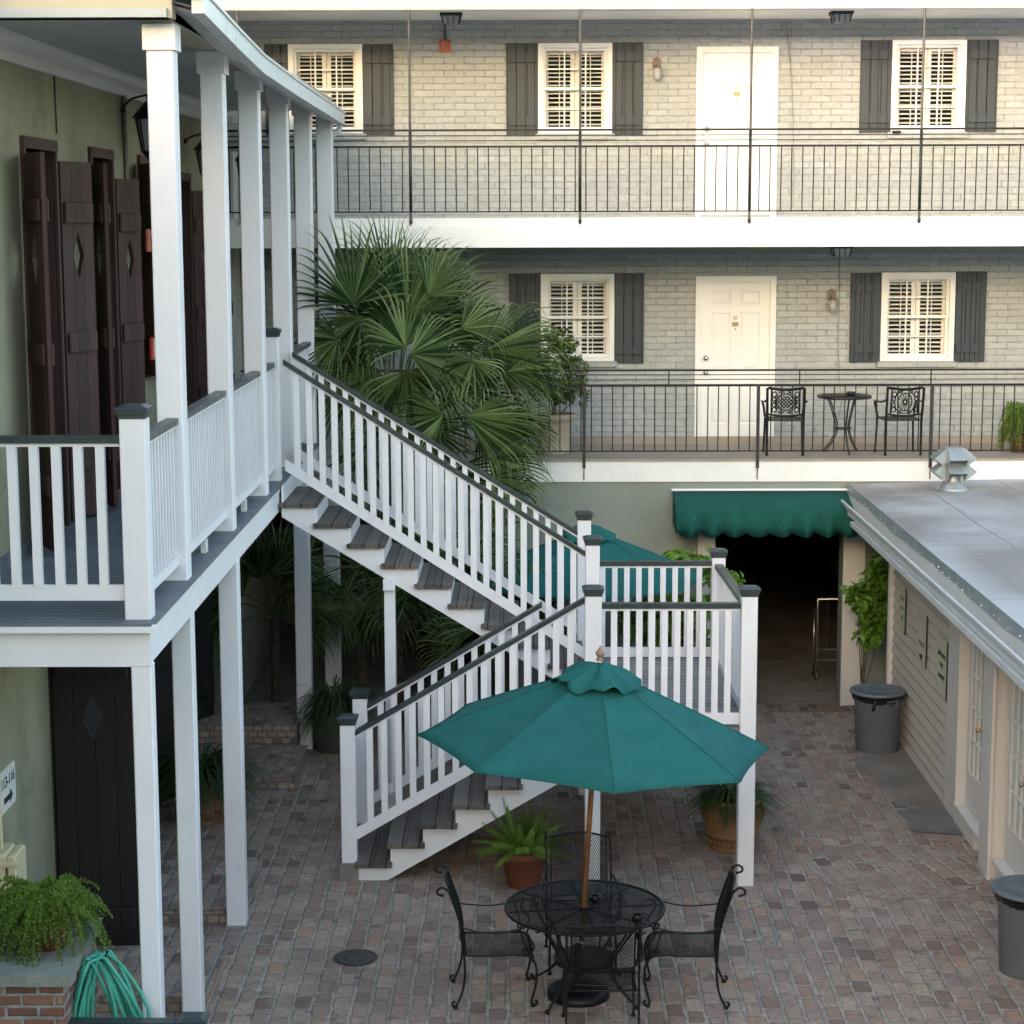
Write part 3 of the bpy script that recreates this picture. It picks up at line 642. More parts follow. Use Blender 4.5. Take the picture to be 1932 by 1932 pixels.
# ceiling, cornice, eave
MB().box(XW-.3,XE-.0,13.55,25.2,ZC,ZC+.06).build('gallery_ceiling',M['ceil'],gal)
co=MB();pr=[(0,0),(.03,0),(.05,.03),(.05,.07),(.12,.11),(.12,.16),(.16,.18),(0,.18)]
co.prism([(p,q) for p,q in pr],lambda p,q,t:(XW+p,t,ZC-.18+q),13.55,25.2);co.build('cornice',M['cornice'],gal)
MB().box(XE-.19,XE+.0,13.75,25.0,ZC-.02,ZC+.14).build('eave_beam',M['cream'],gal)
MB().box(-6.5,XE+.03,13.60,13.74,ZC,ZC+.34).build('gable_board',M['cream'],gal)
MB().prism([(-6.5,ZC+.34),(XE+.03,ZC+.34),(XE+.03,ZC+.20),(XE+.22,ZC+.13),(XE+.22,ZC+.35),(-3.4,ZC+.95),(-6.5,ZC+1.6)],lambda p,q,t:(p,t,q),13.5,13.6).build('gable_rake',M['cream'],gal)
# sagging eave: soffit + fascia gutter following measured line
gl=[(13.62,7.43),(15.2,7.33),(16.7,7.25),(19,7.215),(21.5,7.19),(24.0,7.165)]
vs=[];gxo=XE+.22
b=MB()
for y,z in gl: vs+=[(XE-.0,y,z+.06),(gxo-.06,y,z+.02),(gxo-.06,y,z+.05),(XE,y,z+.09)]
b.add(vs,[(4*i+k,4*i+(k+1)%4,4*i+4+(k+1)%4,4*i+4+k) for i in range(len(gl)-1) for k in range(4)]);b.build('soffit',M['white'],gal)
b=MB();pg=[(0,0),(.085,-.0),(.085,.13),(.10,.135),(.10,.155),(.0,.155)];n_=len(pg);vs=[]
for y,z in gl: vs+=[(gxo-.06+p,y,z+q) for p,q in pg]
fs=[(n_*i+k,n_*i+(k+1)%n_,n_*i+n_+(k+1)%n_,n_*i+n_+k) for i in range(len(gl)-1) for k in range(n_)]+[tuple(range(n_)),tuple(n_*(len(gl)-1)+k for k in range(n_))]
b.add(vs,fs)
for y in (15.1,17.6,20.2,22.7): 
    z=[a[1]+(c[1]-a[1])*(y-a[0])/(c[0]-a[0]) for a,c in zip(gl,gl[1:]) if a[0]<=y<=c[0]][0]
    b.box(gxo+.02,gxo+.028,y,y+.02,z+.004,z+.13)
b.build('gutter',M['metalpaint'],gal)
b=MB();vs=[]
for y,z in gl: vs+=[(gxo-.03,y,z+.155),(gxo-.03,y,z+.175),(XW-.5,y,z+1.25),(XW-.5,y,z+1.22)]
b.add(vs,[(4*i+k,4*i+(k+1)%4,4*i+4+(k+1)%4,4*i+4+k) for i in range(len(gl)-1) for k in range(4)]+[(0,1,2,3),(20,21,22,23)]);b.build('roof',M['slate'],gal)
MB().tube([(gxo-.02,23.9,7.17),(gxo-.04,23.92,7.10),(XE-.08,23.98,6.93),(XE-.25,24.0,6.90)],.035,8).build('downspout',M['metalpaint'],gal)
# columns
def col_up(y,x=XE):
    w=.185;c=MB().bbox(x-w,x,y,y+w,ZD,ZC-.02,.008)
    o=c.build('column',M['white'],gal)
    MB().bbox(x-w-.022,x+.022,y-.022,y+w+.022,ZC-.20,ZC-.022,.006).build('capital',M['white'],o)
    return o
for y in (13.76,15.99,18.08,20.22,22.4): col_up(y)
w=.19;MB().bbox(-2.31-w,-2.31,23.75,23.75+w,0,ZC-.1,.008).build('column',M['white'],gal)
for x,y,w,zt,zb in ((XE,12.33,.13,3.21,0),(-2.44,13.98,.15,3.20,0),(XE-.005,16.17,.165,3.22,.03),(-2.47,21.95,.175,3.22,0)):
    c=MB().bbox(x-w,x,y,y+w,zb,zt,.008);o=c.build('column',M['white'],gal)
    if zb: MB().box(x-w-.01,x+.005,y-.01,y+w+.01,0,.03).build('base_plate',M['galv'],o)
MB().box(XW-.0,XW+.17,25.2,25.6,0,6.9).build('corner_board',M['metalpaint'],gal)
# openings : frames, inner dark panels
def opening(o,mat='brownwood',sill=False,up=True):
    y0,y1,z0,z1=o
    f=MB().box(XW-.2,XW+.03,y0-.0,y0+.07,z0,z1).box(XW-.2,XW+.03,y1-.07,y1,z0,z1).box(XW-.2,XW+.035,y0,y1,z1-.0,z1+.09)
    if sill:f.box(XW-.2,XW+.09,y0-.05,y1+.05,z0-.09,z0)
    fr=f.build('door_frame' if not sill else 'window_frame',M[mat],gal)
    b=MB();n=5
    for i in range(n):
        a=y0+.07+(y1-y0-.14)*i/n;c=y0+.07+(y1-y0-.14)*(i+1)/n
        b.box(XW-.34,XW-.30,a+.004,c-.004,z0,z1)
    b.box(XW-.30,XW-.28,y0+.07,y1-.07,z0+.2,z0+.34).box(XW-.30,XW-.28,y0+.07,y1-.07,z1-.4,z1-.26)
    b.build('inner_door',M['darkwood'],fr)
    return fr
for o in (oA,oB,oD,oE): opening(o)
opening(oC,'redwood',True)
for o in lo: opening(o,'darkwood')
for ya_,yb_ in ((Y0,15.0),(16.5,17.5),(18.7,21.6)): MB().box(XW,XW+.05,ya_,yb_,ZD,ZD+.09).build('base_board',M['deck'],gal)
# shutter leaves (own origin at the hinge)
def leaf(y,z0,h,w,ang,mat='brownwood',side=1,diamond=True,x=XW+.03,bat=(.17,.5,.86),flat=False):
    """ang: leaf direction angle in plan (degrees from +Y towards +X)"""
    T=.035;cx,cy=w*.5,h*.74;dw,dh=.085,.20
    b=MB();fn=lambda p,q,t:(p,t,q)
    if diamond:
        Lp=[[(0,cy),(cx-dw,cy),(cx,cy+dh),(cx,h),(0,h)],[(cx,cy+dh),(cx+dw,cy),(w,cy),(w,h),(cx,h)],[(0,0),(cx,0),(cx,cy-dh),(cx-dw,cy),(0,cy)],[(cx,0),(w,0),(w,cy),(cx+dw,cy),(cx,cy-dh)]]
    else: Lp=[[(0,0),(w,0),(w,h),(0,h)]]
    for p in Lp: b.prism(p,fn,0,T)
    for k in bat:
        for s_ in (-1,1):
            y0=-.028 if s_<0 else T+.0; b.bbox(.03,w-.03,y0,y0+.028,h*k-.085,h*k+.085,.01)
    me=b.build('shutter_leaf',M[mat],gal)
    d=math.radians(ang);me.matrix_local=Matrix.Translation(Vector((x,y,z0))-OFF[gal.name])@Matrix.Rotation(math.pi/2-d,4,'Z')
    # reset mesh coords (built without offset)
    off=OFF[gal.name]
    for v in me.data.vertices: v.co=v.co+off
    return me
leaf(15.22,ZD+.03,3.02,.52,152)
leaf(16.42,ZD+.03,3.0,.52,17)
leaf(17.56,ZD+.03,3.0,.50,155)
leaf(18.66,ZD+.03,2.9,.50,14)
leaf(19.80,4.50,2.1,.48,152,'redwood',diamond=False)
leaf(20.92,4.50,2.1,.46,10,'redwood',diamond=False)
leaf(21.62,ZD+.03,2.9,.50,165);leaf(22.92,ZD+.03,2.85,.52,16);leaf(23.9,ZD+.03,2.8,.5,160);leaf(24.95,ZD+.03,2.8,.3,16)
leaf(15.5,.03,2.72,.66,90,'darkleaf',bat=(.12,.9),x=XW+.02)
leaf(16.6,.15,2.6,.55,20,'darkleaf',diamond=False);leaf(18.1,.1,2.6,.55,150,'darkleaf',diamond=False);leaf(19.4,.1,2.6,.55,30,'darkleaf',diamond=False);leaf(21.6,.1,2.6,.55,25,'darkleaf',diamond=False)
MB().tube([(XW+.012,16.42,ZC-.15),(XW+.012,16.44,6.75)],.007,6).build('conduit',M['ironold'],gal)
MB().tube([(XW+.02,19.18,ZC-.15),(XW+.02,19.2,6.2)],.022,8).build('downpipe',M['copperold'],gal)
# call boxes
def callbox(y,z,label,mat,txt):
    t=thing('fire_call_box',label,'alarm box',(XW+.22,y,z))
    MB().bbox(XW+.17,XW+.21,y-.01,y+.13,z-.11,z+.11,.01).build('housing',M[mat],t)
    if txt: 
        MB().box(XW+.205,XW+.215,y+.015,y+.115,z-.09,z+.09).build('face',M['signwhite'],t);text_obj('FIRE',.07,(XW+.218,y+.065,z),(0,0,1),(0,-1,0),M['ink'],t)
    else: MB().sphere((XW+.225,y+.10,z),.032,12,8).build('glass_knob',M['steel'],t,True)
callbox(19.28,5.85,'faded red call box with round glass knob between the brown upper shutters','redfaded',False)
callbox(19.33,4.79,'small red fire call box low on the shutter above the white rail','red',True)
# lanterns
def lantern(u,v,x,label,k=1.0):
    p=atX(u,v,x);t=thing('wall_lantern',label,'lantern',tuple(p),'lanterns along the gallery wall')
    n=6;f=MB();g_=MB()
    def rg(r,z,o=0): return [(p.x+k*r*math.cos(2*math.pi*(i+o)/n),p.y+k*r*math.sin(2*math.pi*(i+o)/n),p.z+k*z) for i in range(n)]
    top=rg(.125,.12);bot=rg(.07,-.20)
    for i in range(n):
        f.tube([top[i],bot[i]],.009*k,5);f.tube([top[i],top[(i+1)%n]],.012*k,5);f.tube([bot[i],bot[(i+1)%n]],.011*k,5)
    r1=rg(.165,.12);r2=rg(.10,.20);r3=rg(.045,.26)
    f.add(r1+r2+r3+[(p.x,p.y,p.z+k*.31)],[(i,(i+1)%n,n+(i+1)%n,n+i) for i in range(n)]+[(n+i,n+(i+1)%n,2*n+(i+1)%n,2*n+i) for i in range(n)]+[(2*n+i,2*n+(i+1)%n,3*n) for i in range(n)]+[tuple(range(n))])
    f.sphere((p.x,p.y,p.z+k*.32),.02*k,8,6)
    f.add(rg(.075,-.20)+rg(.03,-.26)+[(p.x,p.y,p.z-.30*k)],[(i,(i+1)%n,n+(i+1)%n,n+i) for i in range(n)]+[(n+i,n+(i+1)%n,2*n) for i in range(n)])
    f.build('cage',M['iron'],t)
    g_.add(rg(.115,.11)+rg(.065,-.19),[(i,(i+1)%n,n+(i+1)%n,n+i) for i in range(n)]);g_.build('glass',M['lampglass'],t)
    MB().tube(spline([(XW,p.y,p.z+.20),(XW+.1,p.y,p.z+.30*k),(p.x,p.y,p.z+.34*k)],5),.012,6).sphere((XW+.01,p.y,p.z+.2),.03,8,5).build('bracket',M['iron'],t)
lantern(281,247,XW+.26,'black hexagonal wall lantern half hidden by the nearest tall column')
lantern(388,300,XW+.24,'middle one of the three black wall lanterns on the gallery wall',.85)
lantern(462,318,XW+.40,'farthest small black wall lantern at the end of the gallery',.8)

# ================================================================ RAILINGS OF THE GALLERY
def newel(mb_parent,x,y,z0,z1,w=.15,capmat='railgreen',band=True):
    o=MB().bbox(x-w/2,x+w/2,y-w/2,y+w/2,z0,z1-.085,.006).build('newel_post',M['white'],mb_parent)
    c=MB();a=w/2
    c.box(x-a-.006,x+a+.006,y-a-.006,y+a+.006,z1-.085,z1-.055).box(x-a-.016,x+a+.016,y-a-.016,y+a+.016,z1-.055,z1-.03)
    q=a+.024
    c.add([(x+sx*q,y+sy*q,z1-.03) for sx,sy in ((-1,-1),(1,-1),(1,1),(-1,1))]+[(x+sx*q,y+sy*q,z1-.018) for sx,sy in ((-1,-1),(1,-1),(1,1),(-1,1))]+[(x+sx*q*.55,y+sy*q*.55,z1) for sx,sy in ((-1,-1),(1,-1),(1,1),(-1,1))],[(3,2,1,0),(8,9,10,11)]+[(i+k,(i+1)%4+k,4+(i+1)%4+k,4+i+k) for i in range(4) for k in (0,4)])
    c.build('post_cap',M[capmat],o);return o
def rail_run(root,p0,p1,pitch,bw=.042,hz=0,bz=0,hr='railgreen',br=.085,first=.5,hw=.085,stuff=False,n=None,hh=.045,xs=None):
    """p0,p1 give the (x,y,z) of the handrail top ends; bz = height of bottom rail centre below the handrail (vertical)"""
    p0=Vector(p0);p1=Vector(p1);d=p1-p0;L=math.hypot(d.x,d.y)
    MB().vbar(p0-Vector((0,0,hh/2)),p1-Vector((0,0,hh/2)),hw,hh).build('handrail',M[hr],root)
    MB().vbar(p0-Vector((0,0,hh+.012)),p1-Vector((0,0,hh+.012)),hw*.55,.024).build('sub_rail',M['whitex'],root)
    MB().vbar(p0-Vector((0,0,bz)),p1-Vector((0,0,bz)),.04,br).build('bottom_rail',M['whitex'],root)
    if n is None:n=max(1,round(L/pitch)-1)
    all_=MB()
    for t in ([(x-p0.x)/d.x for x in xs] if xs else [(i+1)/(n+1) for i in range(n)]):
        c=p0+d*t;h=bw/2
        zt=c.z-hh-.02;zb=c.z-bz+br/2-.01
        sl=abs(d.z)/max(L,1e-6)*h
        b=all_ if stuff else MB()
        j=random.uniform(-.004,.004)
        b.box(c.x-h,c.x+h,c.y-h*.9+j,c.y+h*.9+j,zb-sl,zt+sl)
        if not stuff:b.build('baluster',M['white'],root)
    if stuff:all_.build('baluster',M['white'],root,kind='stuff')
gr=thing('gallery_railing','white wooden railing with dark grey handrail around the upper gallery deck','railing',(XE,Y0,ZD))
zr=4.665
newel(gr,XE-.085,Y0+.08,ZD,4.885,.165)
newel(gr,XE-.075,19.2,ZD,5.0,.15)
xr=XE-.075
def bay(y0,y1,n,blk=True):
    rail_run(gr,(xr,y0,zr),(xr,y1,zr),.12,.04,bz=1.01,hr='railworn',n=n)
    if blk: MB().box(xr-.02,xr+.02,(y0+y1)/2-.05,(y0+y1)/2+.05,ZD,ZD+.1).build('support_block',M['cornice'],gr)
bay(Y0+.16,13.76,10,False);bay(13.945,15.99,17);bay(16.175,18.08,16);bay(18.265,19.12,7,False);bay(20.405,22.4,17)
# front run (faces the viewer)
rail_run(gr,(XE-.165,Y0+.07,zr+.02),(-3.86,Y0+.07,zr+.02),.146,.056,bz=1.02,br=.10,hr='railgreen')
# ================================================================ STAIRCASE
st=thing('staircase','white wooden staircase with dark handrails, turning at a landing down to the brick court','staircase',(-1.6,17.5,0))
ZL=1.48;XL=.55
yU0,yU1=19.05,20.15        # upper flight rails
yL0,yL1=17.45,18.68        # lower flight rails
def tread(x0,x1,y0,y1,z,name='tread'):
    b=MB();n=2;d=(x1-x0)/n;T=.04
    for i in range(n):
        a,c=x0+d*i+.003,x0+d*(i+1)-.003
        yy=y0-.012*random.random()
        k=7;pts=[]
        # scalloped board end towards the viewer
        for j in range(k+1): pts.append((a+(c-a)*j/k,yy+(.006 if j%2 else 0)))
        pts+= [(c,y1),(a,y1)]
        b.prism(pts,lambda p,q,t:(p,q,t),z-T,z)
    return b.build(name,M['tread'],st)
# upper flight: 9 treads
xs0=-2.40;run=(XL-xs0)/9.0;nU=9
for i in range(nU):
    x0=xs0+run*i;z=ZD-.2*(i+1)
    z=ZD-(ZD-ZL)/10*(i+1)
    tread(x0-.02,x0+run+.03,yU0-.10,yU1+.06,z)
    MB().box(x0-.005,x0+.012,yU0-.0,yU1,z-.0,z+(ZD-ZL)/10-.04).build('riser',M['white'],st)
rz=(ZD-ZL)/10
def stringer(y0,y1,up):
    if up:
        top=[]
        for i in range(nU):
            x0=xs0+run*i;z=ZD-rz*(i+1)-.04
            top+=[(x0,z),(x0+run,z)]
        top+=[(XL,ZL-.04)]
        bot=[(XL+.02,ZL-.14),(xs0+.0,3.16)]
        return MB().prism(top+bot,lambda p,q,t:(p,t,q),y0,y1)
stringer(yU0-.045,yU0-.005,True).build('stringer',M['whitex'],st)
stringer(yU1+.005,yU1+.045,True).build('stringer',M['whitex'],st)
# lower flight: 7 treads rising towards +X
nL=7;xl0=-1.56;runL=(XL-.0-xl0)/nL;rl=ZL/8
for i in range(nL):
    x0=xl0+runL*i;z=rl*(i+1)
    tread(x0-.03,x0+runL+.02,yL0-.11,yL1+.06,z)
    MB().box(x0+.0,x0+.015,yL0,yL1,z-rl+.0,z-.04).build('riser',M['white'],st)
def stringL(y0,y1):
    top=[(xl0,.005)]
    for i in range(nL):
        x0=xl0+runL*i;z=rl*(i+1)-.04;top+=[(x0,z),(x0+runL,z)]
    top+=[(XL,ZL-.04)]
    bot=[(XL+.0,ZL-.40),(xl0+.27,.005)]
    return MB().prism(top+bot,lambda p,q,t:(p,t,q),y0,y1)
stringL(yL0-.045,yL0-.005).build('stringer',M['whitex'],st);stringL(yL1+.005,yL1+.045).build('stringer',M['whitex'],st)
for i in range(1,nL):
    x0=xl0+runL*i;z=rl*(i+1)-.04;MB().box(x0-.0,x0+runL-.02,yL0-.062,yL0-.045,z-.045,z-.001).build('tread_moulding',M['white'],st)
# landing
XR=2.07
MB().box(XL,XR,17.27,20.28,ZL-.038,ZL).build('landing_deck',M['landing'],st)
MB().box(XL,XR-.02,17.30,17.34,ZL-.26,ZL-.04).box(XR-.06,XR-.02,17.34,20.25,ZL-.26,ZL-.04).box(XL,XL+.04,17.34,20.25,ZL-.26,ZL-.04).box(XL+.04,XR-.06,20.21,20.25,ZL-.26,ZL-.04).build('landing_beam',M['whitex'],st)
for x,y in ((1.99,17.34),(.60,17.40),(.62,20.2),(1.99,20.2)):
    MB().bbox(x-.07,x+.07,y-.07,y+.07,0,ZL-.26,.006).build('support_post',M['white'],st)
px_=atY(737,1250,19.08).x
o=MB().bbox(px_-.055,px_+.055,19.03,19.14,0,2.55,.006).build('support_post',M['white'],st)
MB().bbox(px_-.06,px_+.06,18.97,19.03,2.43,2.54,.006).build('post_block',M['white'],o)
n1=newel(st,.60,17.36,ZL,2.78,.15)
n2=newel(st,.65,19.05,ZL,2.96,.14)
n3=newel(st,.60,20.15,ZL,3.04,.14)
n4=newel(st,2.0,17.33,0,2.78,.145)
n5=newel(st,2.0,20.17,ZL,2.64,.14)
n6=newel(st,-1.64,yL0+.03,.17,1.56,.14)
n7=newel(st,-1.63,yL1,.17,1.51,.14)
for n_,y in ((n6,yL0+.03),(n7,yL1)): 
    MB().bbox(-1.64-.095,-1.64+.085,y-.09,y+.09,0,.17,.006).build('post_foot',M['landing'],n_)
slope=(4.68-2.79)/(2.36+.61)
rail_run(st,(-2.36,yU0,4.70),(.585,yU0,2.80),.118,.058,bz=1.03,br=.11,n=23)
rail_run(st,(-2.40,yU1,4.70),(.535,yU1,2.83),.118,.054,bz=1.03,br=.11,xs=[-2.23+.1227*k for k in range(22)])
rail_run(st,(-1.57,yL0,1.42),(.53,yL0,2.66),.13,.058,bz=.98,br=.11,n=15)
rail_run(st,(-1.56,yL1,1.36),(.15,yL1,2.37),.13,.058,bz=.98,br=.11,n=12)
rail_run(st,(.675,17.36,2.62),(1.93,17.36,2.62),.13,.056,bz=1.07,br=.10,n=10)
rail_run(st,(.67,20.17,2.51),(1.93,20.17,2.51),.13,.056,bz=.97,br=.10,n=9)
rail_run(st,(2.0,17.41,2.60),(2.0,20.1,2.49),.12,.045,bz=1.02,br=.10,n=19,stuff=True)

# ================================================================ BRICK STOOPS
def stoop(x0,x1,y0,y1,h,label,zb=0):
    t=thing('brick_step',label,'brick step',(x0,y0,zb),'low brick steps along the house')
    b=MB();q=.03
    nx,ny=8,8
    vs=[(x0+(x1-x0)*i/nx+random.uniform(-.006,.006),y0+(y1-y0)*j/ny+random.uniform(-.006,.006),zb+h-(.012 if (i in(0,nx) or j in (0,ny)) else 0)+random.uniform(-.004,.004)) for j in range(ny+1) for i in range(nx+1)]
    b.add(vs,[(j*(nx+1)+i,j*(nx+1)+i+1,(j+1)*(nx+1)+i+1,(j+1)*(nx+1)+i) for j in range(ny) for i in range(nx)])
    b.build('top',M['stepbrick'],t)
    MB().box(x0+.008,x1-.012,y0+.01,y1-.01,zb,zb+h-.02).build('riser',M['stepface'],t)
    return t
stoop(-3.88,-2.46,14.35,15.42,.15,'nearest low brick step, beside the green hose')
stoop(-3.88,-2.46,16.28,17.62,.14,'low brick step behind the third white ground column')
stoop(-3.88,-2.48,20.32,21.60,.16,'low brick step beside the far white ground column')
stoop(-3.88,-2.6,21.62,22.7,.38,'higher dark brick step behind the far white column')

# ================================================================ PIER, POT, HOSE, BOX, SIGN (lower left)
pi=thing('brick_pier','low brick pier with a rough grey stone cap at the lower left','pier',(-3.3,12,0))
zp=1.36;pc=atZ(130,1842,zp)       # front right corner of the slab top
px0,px1,py0,py1=-3.87,pc.x-.02,pc.y+.03,pc.y+1.05
b=MB().box(px0,px1-.04,py0+.03,py1-.02,0,zp-.07);b.build('brick_body',M['pierbrick'],pi)
MB().box(px1-.04,px1-.036,py0+.035,py1-.03,0,zp-.072).build('brick_side',M['pierbrickside'],pi)
sl=jag([(px0,py0-.03),(px1+.03,py0-.03),(px1-.0,py1)],.022,8,9)[:17]+[(px0,py1)]
MB().prism(sl,lambda p,q,t:(p,q,t),zp-.07,zp).build('stone_cap',M['slate_slab'],pi)
pcx,pcy=px1-.24,py0+.50
pot=thing('potted_asparagus_fern','plastic terracotta pot overflowing with feathery green asparagus fern on the brick pier','potted plant',(pcx,pcy,zp))
MB().lathe([(.001,.0),(.125,.0),(.165,.26),(.175,.265),(.178,.31),(.165,.312),(.158,.29),(.001,.285)],36,(pcx,pcy,zp+.001),cap=False).build('pot',M['terra'],pot,True)
def trailing(name,c,n,mat,parent,rad=.42,up=.28,ls=.011,seed=2,droop=.5,per=34):
    rnd=random.Random(seed);b=MB();stm=MB()
    for i in range(n):
        a=rnd.uniform(0,2*math.pi);r=rad*rnd.uniform(.35,1.1);h=up*rnd.uniform(.3,1.1)
        end=Vector((c[0]+r*math.cos(a),c[1]+r*math.sin(a),c[2]-droop*rnd.uniform(-.15,1)*(r/rad)))
        mid=Vector((c[0]+r*.55*math.cos(a),c[1]+r*.55*math.sin(a),c[2]+h))
        p0=Vector((c[0]+.05*math.cos(a),c[1]+.05*math.sin(a),c[2]))
        P=[p0*(1-t)**2+mid*2*t*(1-t)+end*t*t for t in [k/10 for k in range(11)]]
        stm.tube(P,.0018,3,cap=False)
        for k in range(per):
            t=.12+.88*k/per;p=p0*(1-t)**2+mid*2*t*(1-t)+end*t*t
            for q in range(4):
                d=Vector((rnd.gauss(0,1),rnd.gauss(0,1),rnd.gauss(0,.8))).normalized()
                L=.035*(1.15-t)*rnd.uniform(.5,1.3)
                pp=p+d*L;e=Vector((rnd.gauss(0,1),rnd.gauss(0,1),rnd.gauss(0,1))).normalized();f=d.cross(e).normalized()
                s_=ls*rnd.uniform(.6,1.3)
                b.add([pp-d*s_,pp+f*s_*.7,pp+d*s_*1.2,pp-f*s_*.7],[(0,1,2,3)])
                if q==0: b.add([p,pp+f*.002,pp-f*.002],[(0,1,2)])
    o=b.build(name,mat,parent,kind='stuff');stm.build('stem',M['twig'],parent,kind='stuff');return o
trailing('foliage',(pcx,pcy,zp+.27),250,M['asp'],pot,rad=.41,up=.27,droop=.50,per=46,ls=.0085)
trailing('foliage',(pcx-.32,pcy-.05,zp+.16),70,M['asp'],pot,rad=.34,up=.22,droop=.36,seed=5,per=40,ls=.0085)
# hose
ho=thing('garden_hose','coiled green garden hose hanging against the side of the brick pier','hose',(px1+.1,py0+.35,0))
b=MB();rnd=random.Random(4);hx,hy,hz=px1+.10,py0+.38,1.33
for i in range(11):
    w_=rnd.uniform(.10,.22);dp=rnd.uniform(.75,1.1);ox=rnd.uniform(-.05,.05);yy=hy+rnd.uniform(-.09,.09);sk=rnd.uniform(.0,.16)
    pts=[]
    for k in range(25):
        a=2*math.pi*k/24;z_=math.cos(a)
        pts.append((hx+ox+sk*(1-z_)*.5+w_*math.sin(a)*(1-.5*max(0,z_)),yy+.04*math.sin(a*2+i)+.04*math.sin(a),hz-dp/2+dp/2*z_+rnd.uniform(-.004,.004)))
    b.tube(pts[:-1],.0125,8,closed=True)
b.build('hose',M['hose'],ho,True)
MB().tube([(hx-.12,hy,hz-.03),(hx+.05,hy,hz-.02),(hx+.08,hy,hz+.04)],.008,6).build('hook',M['iron'],ho)
# electric box
bxp=atX(50,1610,XW+.2)
eb=thing('electric_box','cream metal utility box with latches on the olive wall beside the fern','utility box',(XW,bxp.y,1.1))
ya,yb=bxp.y-.30,bxp.y+.0;zb0=atX(48,1668,XW+.2).z;zb1=atX(48,1590,XW+.2).z
MB().bbox(XW,XW+.13,ya,yb,zb0,zb1,.018).build('case',M['cream_metal'],eb)
MB().bbox(XW+.13,XW+.20,ya+.004,yb-.004,zb0+.01,zb1-.01,.014).build('lid',M['cream_metal'],eb)
for z in (zb0+.03,zb1-.09):
    MB().box(XW+.09,XW+.215,ya-.012,ya+.0,z,z+.04).box(XW+.05,XW+.22,ya-.02,ya-.008,z+.012,z+.03).build('latch',M['cream_metal'],eb)
MB().box(XW+.126,XW+.134,ya-.003,ya+.004,zb0+.07,zb1-.09).build('seam',M['ink'],eb)
MB().tube([(XW+.06,ya+.15,zb1),(XW+.06,ya+.15,3.2)],.012,8).build('conduit',M['cream_metal'],eb)
# room sign
sg=thing('room_sign','white plate reading 113-116 with a black arrow on the olive ground floor wall','sign',(XW,14.2,1.8))
ye=14.36;z0s,z1s=1.70,2.02;ys=ye-.44
rr=.03
pl=[(ys+rr,z0s),(ye-rr,z0s),(ye,z0s+rr),(ye,z1s-rr),(ye-rr,z1s),(ys+rr,z1s),(ys,z1s-rr),(ys,z0s+rr)]
MB().prism(pl,lambda p,q,t:(t,p,q),XW+.002,XW+.008).build('plate',M['signwhite'],sg)
text_obj('113-116',.115,(XW+.009,(ys+ye)/2,z0s+.215),(0,1,0),(0,0,1),M['ink'],sg,'lettering',.0012,.002)
ay=(ys+ye)/2;az=z0s+.085
MB().prism([(ay-.12,az-.022),(ay+.05,az-.022),(ay+.05,az-.055),(ay+.12,az),(ay+.05,az+.055),(ay+.05,az+.022),(ay-.12,az+.022)],lambda p,q,t:(t,p,q),XW+.0085,XW+.0105).build('arrow',M['ink'],sg)
# foreground rail at the bottom edge
fr=thing('foreground_railing','dark handrail and capped white post just entering at the bottom left edge','railing',(-2.1,12.0,0))
fx=atY(366,1930,11.9).x
newel(fr,fx,11.9,0,1.025,.13)
rail_run(fr,(fx-.07,11.9,.985),(-4.2,11.9,1.0),.14,.05,bz=.72)

# ================================================================ RIGHT BUILDING
sh=thing('laundry_building','single storey utility building with taupe siding, white doors and flat grey roof on the right','building',(4.37,15,0))
XS=4.37
# siding
b=MB();zs=0.0;bh=.135
for i in range(19):
    z=i*bh;b.add([(XS-.030,19.72,z),(XS-.030,22.85,z),(XS-.0,22.85,z+bh),(XS-.0,19.72,z+bh),(XS+.05,19.72,z),(XS+.05,22.85,z),(XS+.05,22.85,z+bh),(XS+.05,19.72,z+bh)],[(0,1,2,3),(0,4,5,1),(1,5,6,2),(2,6,7,3),(3,7,4,0)])
b.build('siding',M['siding'],sh)
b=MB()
for i in range(1,19): b.box(XS-.0325,XS-.02,19.72,22.83,i*bh-.001,i*bh+.0015)  # shadow line under each lapped board, painted as a thin dark strip
b.build('board_shadow_line',M['inkgrey'],sh,kind='stuff')
MB().box(XS+.05,11,22.83,22.85,0,2.75).box(XS+.3,11,12,22.83,0,2.6).build('house_body',M['siding'],sh)
MB().box(XS-.03,XS+.05,22.85,22.95,0,2.45).box(XS+.05,11,22.85,22.95,0,2.7).build('corner_board',M['sidetrim'],sh)
x0=atY(1672,1300,22.9).x;x1=atY(1703,1300,22.9).x
MB().bbox(x0,x1,22.86,22.96,0,2.50,.012).box(x0-.005,x1+.03,22.855,22.97,1.30,1.325).build('downspout',M['sidetrim'],sh)
